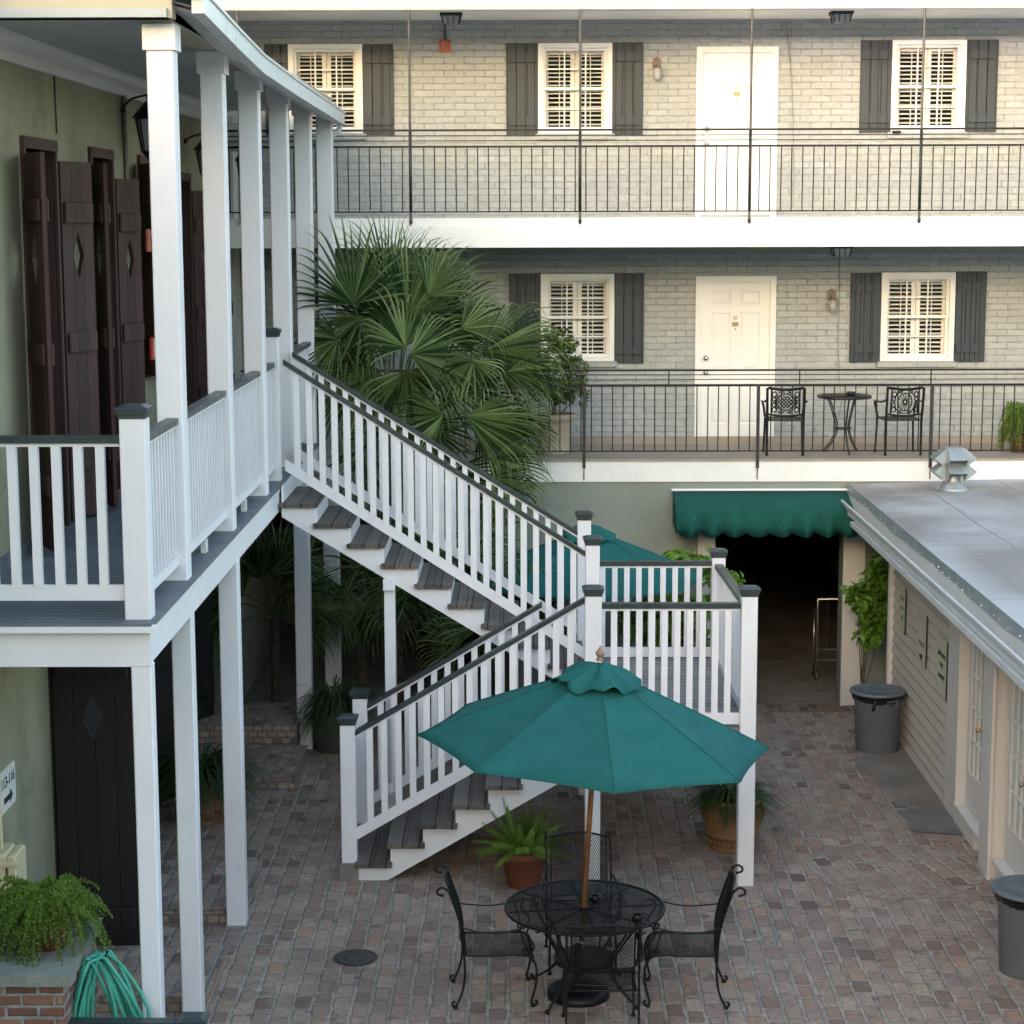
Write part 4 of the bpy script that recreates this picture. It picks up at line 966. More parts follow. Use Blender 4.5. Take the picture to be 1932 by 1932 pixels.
# door section : casing, sill, doors
def french(y0,y1,z0,z1,x,knob,dead=False,name='french_door',n=3,m=5):
    """door leaf in plane x, from y0 (near) to y1 (far)"""
    d=MB();T=.04;st=.10;bot=.36
    d.box(x,x+T,y0,y0+st,z0,z1).box(x,x+T,y1-st,y1,z0,z1).box(x,x+T,y0+st,y1-st,z0,z0+bot).box(x,x+T,y0+st,y1-st,z1-.11,z1)
    a,b_,c,e=y0+st,y1-st,z0+bot,z1-.11
    for i in range(1,n): yy=a+(b_-a)*i/n;d.box(x+.002,x+T-.004,yy-.011,yy+.011,c,e)
    for i in range(1,m): zz=c+(e-c)*i/m;d.box(x+.004,x+T-.006,a,b_,zz-.011,zz+.011)
    o=d.build(name,M['sidetrim'],sh)
    MB().box(x+.018,x+.024,a,b_,c,e).build('glass_pane',M['pane'],o)
    if knob is not None:
        ky=knob
        MB().lathe([(.03,0),(.03,.006),(.011,.01),(.011,.03),(.024,.038),(.029,.052),(.022,.066),(.001,.068)],16).xf(Matrix.Translation((x,ky,z0+.92))@Matrix.Rotation(R_(-90),4,'Y')).build('door_knob',M['brass' if not dead else 'steel'],o,True)
        if dead: MB().lathe([(.03,0),(.03,.012),(.001,.02)],16).xf(Matrix.Translation((x,ky,z0+1.16))@Matrix.Rotation(R_(-90),4,'Y')).build('deadbolt',M['steel'],o,True)
    return o
zs_=.20
MB().box(XS-.04,XS+.12,19.22,19.72,0,2.5).build('door_casing',M['sidetrim'],sh)
french(18.49,19.20,zs_,2.35,XS+.06,18.56)
french(17.95,18.47,zs_,2.35,XS+.075,None)
MB().box(XS-.02,XS+.25,17.86,19.22,2.35,2.6).build('door_header',M['sidetrim'],sh)
MB().box(XS-.05,XS+.25,18.3,19.22,0.0,zs_-.02).box(XS-.07,XS+.25,17.9,18.6,zs_-.02,zs_).build('door_sill',M['sidetrim'],sh)
MB().box(XS-.10,XS+.2,17.45,17.9,0,2.5).box(XS-.13,XS-.10,17.42,17.56,0,2.5).build('door_casing',M['sidetrim'],sh)
french(16.62,17.40,zs_,2.35,XS+.02,16.70,True)
french(15.82,16.60,zs_,2.35,XS+.02,None)
MB().box(XS-.06,XS+.25,14.2,17.42,0.0,zs_-.02).box(XS-.085,XS+.25,14.2,17.42,zs_-.02,zs_).build('door_sill',M['sidetrim'],sh)
MB().box(XS-.02,XS+.25,14.0,17.42,2.35,2.6).box(XS-.02,XS+.2,12,15.8,0,2.35).build('door_header',M['sidetrim'],sh)
# roof
XG=3.85
MB().add([(3.97,9,2.80),(11.5,9,3.02),(11.5,YF-.003,3.02),(3.97,YF-.003,2.80),(3.97,9,2.72),(11.5,9,2.72),(11.5,YF-.003,2.72),(3.97,YF-.003,2.72)],[(0,1,2,3),(4,5,6,7),(0,1,5,4),(1,2,6,5),(2,3,7,6),(3,0,4,7)]).build('roof',M['roof'],sh)
b=MB();ny=60;vs=[]
for i in range(ny+1):
    y=9+(YF-.01-9)*i/ny;w_=.004*math.sin(i*1.3)+.007*math.sin(i*.37)
    vs+=[(3.955,y,2.805),(3.945+w_*.5,y,2.70+w_)]
b.add(vs,[(2*i,2*i+2,2*i+3,2*i+1) for i in range(ny)]);b.build('drip_edge',M['galv'],sh)
MB().box(3.955,4.0,9,YF-.03,2.48,2.715).build('fascia_board',M['cornice'],sh)
b=MB();b.prism([(0,0),(-.05,0),(-.085,.05),(-.105,.11),(-.105,.125),(-.118,.13),(-.118,.15),(-.09,.15),(-.09,.02),(0,.02)],lambda p,q,t:(3.955+p,t,2.49+q),9,YF-.05)
b.build('gutter',M['metalpaint'],sh)
MB().box(3.84,XS,9,23.0,2.43,2.488).build('soffit',M['metalpaint'],sh)
MB().add([(3.82,YF-.05,2.66),(4.37,YF-.05,2.74),(4.37,YF-.05,2.45),(3.86,YF-.05,2.49)],[(0,1,2,3)]).build('end_flashing',M['sidetrim'],sh)
# nails / drips along the metal edge
b=MB();rnd=random.Random(3)
for i in range(46):
    y=11+i*.28+rnd.uniform(-.04,.04);b.sphere((3.943,y+rnd.uniform(-.08,.08),2.72+rnd.uniform(-.02,.02)),rnd.uniform(.004,.009),6,4)
b.build('nail_head',M['white'],sh,kind='stuff')
# signs on siding
def wsign(name,label,y0,y1,z0,z1,lines,arrow=False):
    t=thing(name,label,'sign',(XS-.02,y0,z0),None)
    X=XS-.038
    MB().box(X,X+.006,y0,y1,z0,z1).build('plate',M['signyellow'],t)
    if name!='plain': MB().box(X-.002,X+.008,y0-.008,y0,z0,z1).build('edge',M['ink'],t)
    for (tx,sz,zc,m_) in lines: text_obj(tx,sz,(X-.002,(y0+y1)/2,zc),(0,-1,0),(0,0,1),M[m_],t,'lettering',.001,.0008)
    if arrow:
        yc=(y0+y1)/2;zc=z0+.075
        MB().prism([(yc+.085,zc-.02),(yc-.02,zc-.02),(yc-.02,zc-.045),(yc-.085,zc),(yc-.02,zc+.045),(yc-.02,zc+.02),(yc+.085,zc+.02)],lambda p,q,tt:(tt,p,q),X-.002,X-.0005).build('arrow',M['ink'],t)
    return t
wsign('notice_sign','pale notice with several lines of faint writing, farthest of the three signs on the siding',22.05,22.42,1.32,1.85,[('NOTICE',.055,1.70,'inkgrey'),('GUESTS',.055,1.59,'inkgrey'),('ONLY',.055,1.48,'inkgrey')])
s2=wsign('direction_sign','cream sign with a black arrow, middle one of the three signs on the siding',20.85,21.35,1.20,1.78,[('LAUNDRY',.07,1.42,'inkgrey')],True)
wsign('door_sign','cream sign with three lines of dark capitals, next to the white door casing',19.80,20.28,1.10,1.72,[('EMPLOYEES',.07,1.53,'ink'),('ONLY',.07,1.42,'ink'),('LAUNDRY',.07,1.30,'ink')])
# roof vent
ve=thing('roof_vent','galvanised four sided roof vent with pointed louvred hoods on the flat grey roof','roof vent',(5.08,23.2,2.83))
vc=Vector((5.08,23.2,2.83))
MB().lathe([(.20,0),(.17,.03),(.115,.10),(.10,.13),(.10,.3)],28,tuple(vc)).build('flashing_cone',M['galv'],ve,True)
def vent():
    for q in range(4):
        b=MB()
        Mx=Matrix.Translation(vc)@Matrix.Rotation(R_(90)*q+R_(4),4,'Z')
        W2=.105
        for zb in (.20,.36):
            # hood : sloped top sheet and two diamond cheeks
            tp=[(W2,-W2,zb+.155),(W2,W2,zb+.155),(W2+.155,W2,zb+.03),(W2+.155,-W2,zb+.03)]
            b.add([Mx@Vector(p) for p in tp]+[Mx@(Vector(p)-Vector((0,0,.004))) for p in tp],[(0,1,2,3),(4,5,6,7),(2,3,7,6)])
            for s_ in (-1,1):
                y=W2*s_
                ck=[(W2-.0,y,zb+.155),(W2+.155,y,zb+.03),(W2,y,zb-.09),(W2-.03,y,zb-.05)]
                b.add([Mx@Vector(p) for p in ck]+[Mx@(Vector(p)+Vector((0,.003*s_,0))) for p in ck],[(0,1,2,3),(4,5,6,7),(0,1,5,4),(1,2,6,5),(2,3,7,6)])
        b.build('hood',M['galv'],ve)
vent()
MB().box(vc.x-.105,vc.x+.105,vc.y-.105,vc.y+.105,vc.z+.30,vc.z+.515).build('cap',M['galv'],ve)

# ================================================================ UMBRELLAS
def umbrella(cx,cy,label,rot=4,lean=(2.2,0),zt=2.62,seed=1,zb=0):
    t=thing('patio_umbrella',label,'patio umbrella',(cx,cy,zb),'teal patio umbrellas')
    rnd=random.Random(seed);R=1.37;n=8
    Lm=Matrix.Translation((cx,cy,zb))@Matrix.Rotation(R_(lean[0]),4,'Y')@Matrix.Rotation(R_(lean[1]),4,'X')
    P=lambda x,y,z:Lm@Vector((x,y,z))
    zr=zt-.60
    def can(R0,R1,z0,z1,nr,na,sag,wave=0,seg_ph=0,pw=1.12):
        b=MB();vs=[]
        N=n*na
        for j in range(nr+1):
            f=j/nr
            for k in range(N):
                g=k/na;i=math.floor(g);fr_=g-i
                a0=2*math.pi*i/n+R_(rot-90);a1=a0+2*math.pi/n
                # rib endpoint polyline (flat gore)
                r=R0+(R1-R0)*f
                x=(1-fr_)*math.cos(a0)+fr_*math.cos(a1);y=(1-fr_)*math.sin(a0)+fr_*math.sin(a1)
                s=4*fr_*(1-fr_)
                k2=1-sag*s*f*f
                z=z0+(z1-z0)*(f**pw)-.03*s*math.sin(f*math.pi)+sag*.35*s*f**3*(.4)
                if wave: z+=wave*f*f*math.sin(k*2*math.pi*5/N*1.0+1)*.9+wave*.6*f*math.sin(k*2*math.pi*11/N+f*4+seg_ph);x*=1+.06*f*math.sin(k*2*math.pi*7/N);y*=1+.06*f*math.sin(k*2*math.pi*7/N)
                vs.append(P(x*r*k2,y*r*k2,z))
        fs=[(j*N+k,j*N+(k+1)%N,(j+1)*N+(k+1)%N,(j+1)*N+k) for j in range(nr) for k in range(N)]
        b.add(vs,fs);return b
    o=can(.03,R,zt-.05,zr,14,8,.018).build('canopy',M['teal'],t,True);smooth_angle(o,9);m_=o.modifiers.new('s','SOLIDIFY');m_.thickness=.002
    for i in range(n):
        a=2*math.pi*i/n+R_(rot-90);c,s=math.cos(a),math.sin(a)
        MB().tube([P(q*c,q*s,(zt-.05)+(zr-zt+.05)*((q-.03)/(R-.03))**1.12+.003) for q in [.05+.1315*k for k in range(11)]],.004,4).build('seam',M['teal'],t)
    o2=can(.015,.35,zt+.02,zt-.12,8,10,.0,wave=.030,seg_ph=seed,pw=1.9).build('vent_cap',M['teal'],t,True);m_=o2.modifiers.new('s','SOLIDIFY');m_.thickness=.002
    for i in range(n):
        a=2*math.pi*i/n+R_(rot-90);c,s=math.cos(a),math.sin(a)
        MB().tube([P(.03*c,.03*s,zt-.08),P(.7*c,.7*s,zt-.06+(zr-zt)*.5-.03),P((R-.02)*c,(R-.02)*s,zr-.012)],.009,5).build('rib',M['polewood'],t)
        MB().tube([P(.03*c,.03*s,1.75),P(.68*c,.68*s,zt-.09+(zr-zt)*.5-.03)],.007,5).build('strut',M['polewood'],t)
    MB().tube([P(0,0,.45),P(0,0,zt)],.021,12).build('pole',M['polewood'],t,True)
    MB().lathe([(.001,.0),(.028,.0),(.03,.012),(.02,.02),(.022,.03),(.036,.05),(.034,.07),(.02,.085),(.012,.10),(.008,.115),(.001,.12)],18).xf(Lm@Matrix.Translation((0,0,zt+.04))).build('finial',M['finial'],t,True)
    MB().lathe([(.001,0),(.245,0),(.25,.02),(.24,.05),(.20,.075),(.185,.07),(.13,.085),(.06,.12),(.035,.13),(.032,.42),(.026,.42),(.026,.40),(.001,.40)],40,(cx,cy,zb+.002),cap=False).build('stand',M['iron'],t,True)
    return t
umbrella(.40,14.70,'large open teal patio umbrella over the black mesh table in front',4,(3.4,0),2.66,1)
umbrella(.70,21.95,'teal patio umbrella farther back, partly hidden behind the stair landing',6,(-.3,0),2.60,3)

# ================================================================ TABLE AND CHAIRS
def lattice(b,fn,W_,H_,p,k,r=.0016,ns=8,inside=None,ns3=3):
    """two families of diagonal strands on the surface fn(a,b)"""
    for sg_ in (1,-1):
        c=-k*H_ if sg_>0 else 0
        end=W_ if sg_>0 else W_+k*H_
        while c<end:
            run_=[]
            for i in range(ns+1):
                bb=H_*i/ns;a=c+sg_*k*bb
                ok=(0<=a<=W_) and (inside is None or inside(a,bb))
                if ok: run_.append(fn(a,bb))
                else:
                    # refine towards the border
                    if len(run_)>1:b.tube(run_,r,ns3,cap=False)
                    run_=[]
            if len(run_)>1:b.tube(run_,r,ns3,cap=False)
            c+=p
    return b
def table(cx,cy,label):
    t=thing('mesh_table',label,'table',(0,0,0))
    R=.62;zt=.72
    b=MB();step=.0150;r=.0018
    for s_ in (1,-1):
        for i in range(int(-R/step),int(R/step)+1):
            o=i*step;h=math.sqrt(max(0,(R-.006)**2-o*o))
            if h<.03:continue
            d=Vector((math.cos(R_(28*s_)),math.sin(R_(28*s_)),0));nn=Vector((-d.y,d.x,0));c=nn*o
            b.tube([c-d*h+Vector((0,0,zt)),c+d*h+Vector((0,0,zt))],r,3,cap=False)
    b.build('table_top',M['iron'],t)
    rim=MB().tube([(R*math.cos(a),R*math.sin(a),zt) for a in [R_(k*5) for k in range(72)]],.012,8,closed=True)
    rim.build('rim',M['iron'],t,True)
    MB().lathe([(.026,-.006),(.045,-.006),(.045,.006),(.026,.006)],20,(0,0,zt)).build('umbrella_ring',M['iron'],t)
    for k in range(4):
        a=R_(45*k+0);MB().bar((R*math.cos(a)*.98,R*math.sin(a)*.98,zt-.012),(-R*math.cos(a)*.98,-R*math.sin(a)*.98,zt-.012-.001*k),.03,.006).build('spoke',M['iron'],t)
    for k in range(4):
        a=R_(90*k+45);c,s=math.cos(a),math.sin(a);lg=MB()
        for off in (-.045,.045):
            f=lambda r_,z:(r_*c-off*s*1.0,r_*s+off*c,z)
            lg.tube(spline([f(.46,zt-.02),f(.42,.60),f(.30,.42),(.24*c-off*s*.5,.24*s+off*c*.5,.30),(.30*c-off*.3*s,.30*s+off*.3*c,.17),(.48*c,.48*s,.03)],6),.009,6)
        lg.tube(spline([(.47*c,.47*s,zt-.02),(.52*c,.52*s,.66),(.49*c,.49*s,.62),(.455*c,.455*s,.645),(.465*c,.465*s,.665)],6),.007,6)
        lg.sphere((.49*c,.49*s,.022),.022,10,6);lg.build('leg',M['iron'],t,True)
    MB().lathe([(.232,-.018),(.24,-.018),(.24,.018),(.232,.018)],36,(0,0,.30)).build('hoop',M['iron'],t)
    t.location=(cx,cy,0);return t
tb=table(.45,14.72,'round black wrought iron mesh table under the front teal umbrella')
tb.rotation_euler.z=R_(8)
def chair():
    t=thing('mesh_chair','x','chair',(0,0,0),'black wrought iron mesh chairs round the table')
    # seat surface
    sp=[(-.27,.425),(-.2,.415),(0,.41),(.17,.415),(.235,.40),(.275,.35)]
    S=spline([(x,0,z) for x,z in sp],5);Ls=[0]
    for i in range(1,len(S)):Ls.append(Ls[-1]+(S[i]-S[i-1]).length)
    def along(S,Ls,d):
        d=max(0,min(Ls[-1]-1e-6,d))
        for i in range(1,len(S)):
            if Ls[i]>=d: q=(d-Ls[i-1])/(Ls[i]-Ls[i-1]);return S[i-1]*(1-q)+S[i]*q
    W_=.50
    def fs(a,b_): p=along(S,Ls,b_);return Vector((p.x,a-W_/2,p.z-.012*math.sin(math.pi*a/W_)))
    m=MB();lattice(m,fs,W_,Ls[-1],.0185,.62,.0017,14)
    for y in (-W_/2,W_/2): m.tube([Vector((p.x,y,p.z)) for p in S],.0085,6)
    m.tube([(S[-1].x,-W_/2,S[-1].z),(S[-1].x,W_/2,S[-1].z)],.0085,6).tube([(S[0].x,-W_/2,S[0].z),(S[0].x,W_/2,S[0].z)],.0085,6)
    m.build('seat',M['iron'],t,True)
    bp=[(-.255,.47),(-.262,.56),(-.285,.68),(-.325,.80),(-.36,.90),(-.37,.945)]
    B=spline([(x,0,z) for x,z in bp],5);Lb=[0]
    for i in range(1,len(B)):Lb.append(Lb[-1]+(B[i]-B[i-1]).length)
    Wb=.46
    def fb(a,b_):
        p=along(B,Lb,b_);arch=.03*math.sin(math.pi*a/Wb)*(b_/Lb[-1]);dish=-.03*math.sin(math.pi*a/Wb)
        return Vector((p.x+dish,a-Wb/2,p.z+arch))
    m=MB();lattice(m,fb,Wb,Lb[-1],.020,.6,.0026,14);m.build('backrest',M['iron'],t,True)
    fr_=MB()
    for s_ in (-1,1):
        y=.268*s_
        up=spline([(-.265,y,.40),(-.272,y,.55),(-.30,y,.70),(-.35,y,.86),(-.385,y,.945),(-.43,y,.975),(-.468,y,.955),(-.465,y,.925),(-.435,y,.915)],6)
        fr_.tube(up,.0095,7);fr_.sphere((-.43,y,.912),.013,8,5)
        yi=.232*s_;fr_.tube([Vector((p.x,yi,p.z)) for p in B],.0075,6)
        fr_.tube([(-.37,yi,.945),(-.385,y,.945)],.007,5);fr_.tube([(-.262,yi,.56),(-.275,y,.56)],.006,5);fr_.tube(spline([(-.255,yi,.47),(-.25,y*.9,.43),(-.24,y*.8,.415)],4),.007,5)
    fr_.tube([fb(Wb*i/12,Lb[-1]) for i in range(13)],.009,6).tube([fb(Wb*i/12,0) for i in range(13)],.007,6)
    fr_.build('back_frame',M['iron'],t,True)
    for s_ in (-1,1):
        y=.268*s_;yo=.30*s_
        ar=MB();pts=spline([(-.29,y,.655),(-.18,yo,.63),(-.02,yo*1.04,.615),(.14,yo*1.04,.64),(.24,yo*1.02,.665),(.30,yo,.655),(.325,yo,.625),(.30,yo,.605),(.285,yo,.62)],6)
        ar.tube(pts,.013,6,flat=.4)
        ar.tube(spline([(.235,yo,.655),(.215,yo,.60),(.255,yo,.54),(.275,yo,.49),(.24,yo*.97,.44),(.20,yo*.95,.43),(.185,yo*.93,.46),(.21,yo*.92,.475),(.225,yo*.92,.45)],6),.0075,6)
        ar.tube(spline([(.16,yo,.64),(.19,yo,.54),(.21,yo*.95,.44),(.2,y*.93,.41)],6),.0065,6)
        ar.build('arm',M['iron'],t,True)
        lg=MB().tube(spline([(.14,y*.93,.41),(.235,y*.95,.40),(.285,y*.97,.34),(.295,y,.22),(.27,y,.10),(.255,y,.04),(.27,y,.015),(.295,y,.02),(.297,y,.04),(.28,y,.05)],6),.0095,7).lathe([(.02,0),(.02,.012),(.012,.014)],10,(.268,y,0));lg.build('leg',M['iron'],t,True)
        lg=MB().tube(spline([(-.268,y,.45),(-.262,y,.36),(-.262,y,.24),(-.285,y,.12),(-.325,y,.03),(-.345,y,.018),(-.36,y,.032),(-.352,y,.052),(-.335,y,.048)],6),.0095,7).lathe([(.02,0),(.02,.012),(.012,.014)],10,(-.335,y,0));lg.build('leg',M['iron'],t,True)
    return t
ch=chair()
lay=[(-.24,14.74,4,'black mesh chair on the left side of the table facing right'),(1.22,14.73,176,'black mesh chair on the right side of the table facing left'),(.55,14.03,91,'black mesh chair with its back to the viewer in front of the table'),(.44,15.42,-88,'black mesh chair behind the table facing the viewer')]
for i,(x,y,a,lb) in enumerate(lay):
    c=ch if i==0 else copy_tree(ch)
    c.location=(x,y,0);c.rotation_euler.z=R_(a);c['label']=lb
# second table behind the stairs (only glimpsed)
t2=copy_tree(tb);t2.location=(.70,21.95,0);t2['label']='black mesh table in the shade behind the stair balusters under the rear umbrella'
for x,y,a,lb in ((-.15,21.95,0,'black mesh chair in the shade left of the rear table behind the staircase'),):
    c=copy_tree(ch);c.location=(x,y,0);c.rotation_euler.z=R_(a);c['label']=lb;
    if 'group' in c:del c['group']
def ashtray(u,v,z,label):
    p=atZ(u,v,z);t=thing('ashtray',label,'ashtray',tuple(p))
    n=24;b=MB();prof=[(.032,.0),(.042,.03),(.047,.048),(.040,.048),(.030,.012),(.001,.010)]
    b.lathe(prof,n,(p.x,p.y,p.z),cap=False);b.lathe([(.001,0),(.032,0)],n,(p.x,p.y,p.z),cap=False)
    b.build('bowl',M['asht'],t,True)
    r=MB()
    for k in range(8): a=2*math.pi*k/8;r.box(p.x+.044*math.cos(a)-.008,p.x+.044*math.cos(a)+.008,p.y+.044*math.sin(a)-.008,p.y+.044*math.sin(a)+.008,p.z+.045,p.z+.056)
    r.build('notched_rim',M['asht'],t);return t
ashtray(1122,1702,.729,'small black ashtray on the mesh table right behind the umbrella pole')
ashtray(1202,1738,.729,'small black ashtray near the right front edge of the mesh table')

# ================================================================ TRASH CANS
def trash(x,y,label,rot=0,bag=True,s=1.0):
    t=thing('trash_can',label,'trash can',(0,0,0),'grey plastic trash cans')
    n=48
    MB().lathe([(.001,0),(.232,0),(.238,.01),(.262,.56),(.268,.57),(.275,.60),(.283,.665),(.275,.668),(.001,.66)],n,cap=False).build('bin',M['can'],t,True)
    MB().lathe([(.001,.672),(.29,.672),(.315,.672),(.322,.685),(.318,.70),(.30,.708),(.268,.706),(.262,.698),(.12,.712),(.10,.722),(.09,.716),(.001,.722)],n,cap=False).build('lid',M['can'],t,True)
    for a in (0,180):
        h=MB().box(.262,.30,-.07,.07,.62,.635).box(.262,.30,-.07,-.055,.55,.62).box(.262,.30,.055,.07,.55,.62).box(.285,.30,-.07,.07,.545,.56)
        h.xf(Matrix.Rotation(R_(a-65),4,'Z'));h.build('handle',M['can'],t)
    if bag:
        b=MB();rnd=random.Random(int(x*10));N=60;vs=[]
        for k in range(N):
            a=2*math.pi*k/N;d=.012*rnd.random();L=.03+.025*abs(math.sin(a*1.5+1))+.015*rnd.random()
            vs+=[(.272*math.cos(a),.272*math.sin(a),.675),((.292+d)*math.cos(a),(.292+d)*math.sin(a),.655),((.284+d*.6)*math.cos(a),(.284+d*.6)*math.sin(a),.655-L)]
        b.add(vs,[(3*k+j,3*k+j+1,3*((k+1)%N)+j+1,3*((k+1)%N)+j) for k in range(N) for j in (0,1)])
        b.tube([(.30*math.cos(R_(-105)),.30*math.sin(R_(-105)),.63),(.305*math.cos(R_(-107)),.305*math.sin(R_(-107)),.58),(.30*math.cos(R_(-110)),.30*math.sin(R_(-110)),.52)],[.012,.02,.014],7)
        b.build('bin_bag',M['bag'],t)
    t.location=(x,y,0);t.rotation_euler.z=R_(rot);t.scale=(s,s,s);return t
trash(4.02,21.93,'grey lidded trash can farther away beside the taupe siding')
trash(4.07,15.22,'grey lidded trash can cut by the right edge, black bag hanging out',0,True,1.0)

# ================================================================ POTS AND PLANTS
def grass(parent,c,n,L,spread,mat,seed=1,w=.006,name='foliage'):
    rnd=random.Random(seed);b=MB()
    for i in range(n):
        a=rnd.uniform(0,2*math.pi);l=L*rnd.uniform(.6,1.15);r0=rnd.uniform(0,.10);el=rnd.uniform(.25,1.0)
        sp=spread*rnd.uniform(.4,1.1)
        p=Vector((c[0]+r0*math.cos(a),c[1]+r0*math.sin(a),c[2]));pts=[]
        for k in range(8):
            t=k/7
            pts.append(p+Vector((math.cos(a)*sp*t**1.1,math.sin(a)*sp*t**1.1,l*(1.25*el*t-(.55+el*.55)*t*t*1.0))))
        sd=Vector((-math.sin(a),math.cos(a),0));vs=[]
        for k,q in enumerate(pts):
            ww=w*(1-(k/7)**2)+.0006;vs+=[q-sd*ww,q+sd*ww]
        b.add(vs,[(2*k,2*k+1,2*k+3,2*k+2) for k in range(7)])
    return b.build(name,mat,parent,kind='stuff')
def urn_pot(p,R,Hh,label,mat='terraold',name='potted_grass'):
    t=thing(name,label,'potted plant',tuple(p))
    o=MB().lathe([(.001,0),(R*.68,0),(R*.72,.03*Hh),(R*.70,.06*Hh),(R*.74,.10*Hh),(R*.79,.26*Hh),(R*.84,.28*Hh),(R*.84,.32*Hh),(R*.80,.34*Hh),(R*.97,.60*Hh),(R*1.0,.74*Hh),(R*.93,.86*Hh),(R*.90,.90*Hh),(R*.99,.93*Hh),(R*1.02,.97*Hh),(R*.99,1.0*Hh),(R*.88,1.0*Hh),(R*.84,.93*Hh),(.001,.92*Hh)],48,(p.x,p.y,p.z),cap=False).build('pot',M[mat],t,True)
    b=MB()
    for k in range(28):
        a=2*math.pi*k/28;b.sphere((p.x+R*.765*math.cos(a),p.y+R*.765*math.sin(a),p.z+.18*Hh),.017,8,5)
    for k in range(8):
        a0=2*math.pi*k/8;pts=[]
        for j in range(9):
            a=a0+2*math.pi/8*j/8;zz=.78-.18*math.sin(math.pi*j/8);rr=R*(1.0 if zz>.7 else .975)+.004;pts.append((p.x+rr*math.cos(a),p.y+rr*math.sin(a),p.z+zz*Hh))
        b.tube(pts,.009,5)
    b.build('relief',M[mat],o,True)
    return t
pu=Vector((1.99,18.38,0))
t=urn_pot(pu,.305,.52,'weathered terracotta urn with spiky grass under the stair landing post')
grass(t,(pu.x,pu.y,.48),520,.50,.52,M['grassleaf'],3,.010)
pl_=Vector((-3.3,19.25,0));t=urn_pot(pl_,.28,.50,'terracotta urn with dark arching grass between white columns under the gallery')
grass(t,(pl_.x,pl_.y,.46),560,.85,.80,M['grassleaf'],4,.0095)
pb=Vector((-2.22,22.0,0))
t=thing('potted_grass','dark cylinder planter with tall arching grass behind the lower stair newel','potted plant',tuple(pb))
MB().lathe([(.001,0),(.235,0),(.245,.44),(.225,.44),(.22,.40),(.001,.40)],36,tuple(pb),cap=False).build('pot',M['barrel'],t,True)
grass(t,(pb.x,pb.y,.40),480,1.05,.62,M['grassleaf'],6,.009)
pf=Vector((-.03,17.30,0))
t=thing('potted_fern','bright green foxtail fern in a round terracotta pot below the lower stairs','potted plant',tuple(pf))
MB().lathe([(.001,0),(.145,0),(.15,.01),(.205,.27),(.215,.275),(.222,.30),(.22,.345),(.20,.347),(.19,.31),(.001,.30)],40,tuple(pf),cap=False).build('pot',M['terra'],t,True)
def foxtail(parent,c,n,seed,L=.42,name='foliage',mat='fern',full=1.0):
    rnd=random.Random(seed);b=MB()
    for i in range(n):
        a=2*math.pi*i/n*2.4+rnd.uniform(-.3,.3);el=rnd.uniform(.15,1.35);l=L*rnd.uniform(.7,1.15)
        d=Vector((math.cos(a)*math.cos(el),math.sin(a)*math.cos(el),math.sin(el)))
        base=Vector(c)+Vector((math.cos(a)*.06,math.sin(a)*.06,0));nn=95
        for k in range(nn):
            t_=k/nn;p=base+d*l*t_+Vector((0,0,-.14*l*t_*t_*math.cos(el)*2))
            rr=.062*(1-.72*t_)*(min(1,t_*6+.3))
            for q in range(4):
                e=Vector((rnd.gauss(0,1),rnd.gauss(0,1),rnd.gauss(0,1)));e=(e-d*e.dot(d)).normalized();e2=(e+d*.55).normalized()
                tip=p+e2*rr*rnd.uniform(.7,1.2);s=d.cross(e)*.0022
                b.add([p-s,p+s,tip+s*.6,tip-s*.6],[(0,1,2,3)])
    return b.build(name,M[mat],parent,kind='stuff')
foxtail(t,(pf.x,pf.y,.31),60,8,.50)
# manhole
pm=Vector((-1.42,15.49,0));t=thing('manhole_cover','small round dark metal cover set in the brick paving left of the table','manhole cover',tuple(pm))
MB().lathe([(.18,.004),(.182,.012),(.168,.012),(.165,.008),(.16,.008),(.158,.011),(.10,.011),(.095,.007),(.09,.011),(.001,.011)],40,tuple(pm),cap=False).build('cover',M['manhole'],t)
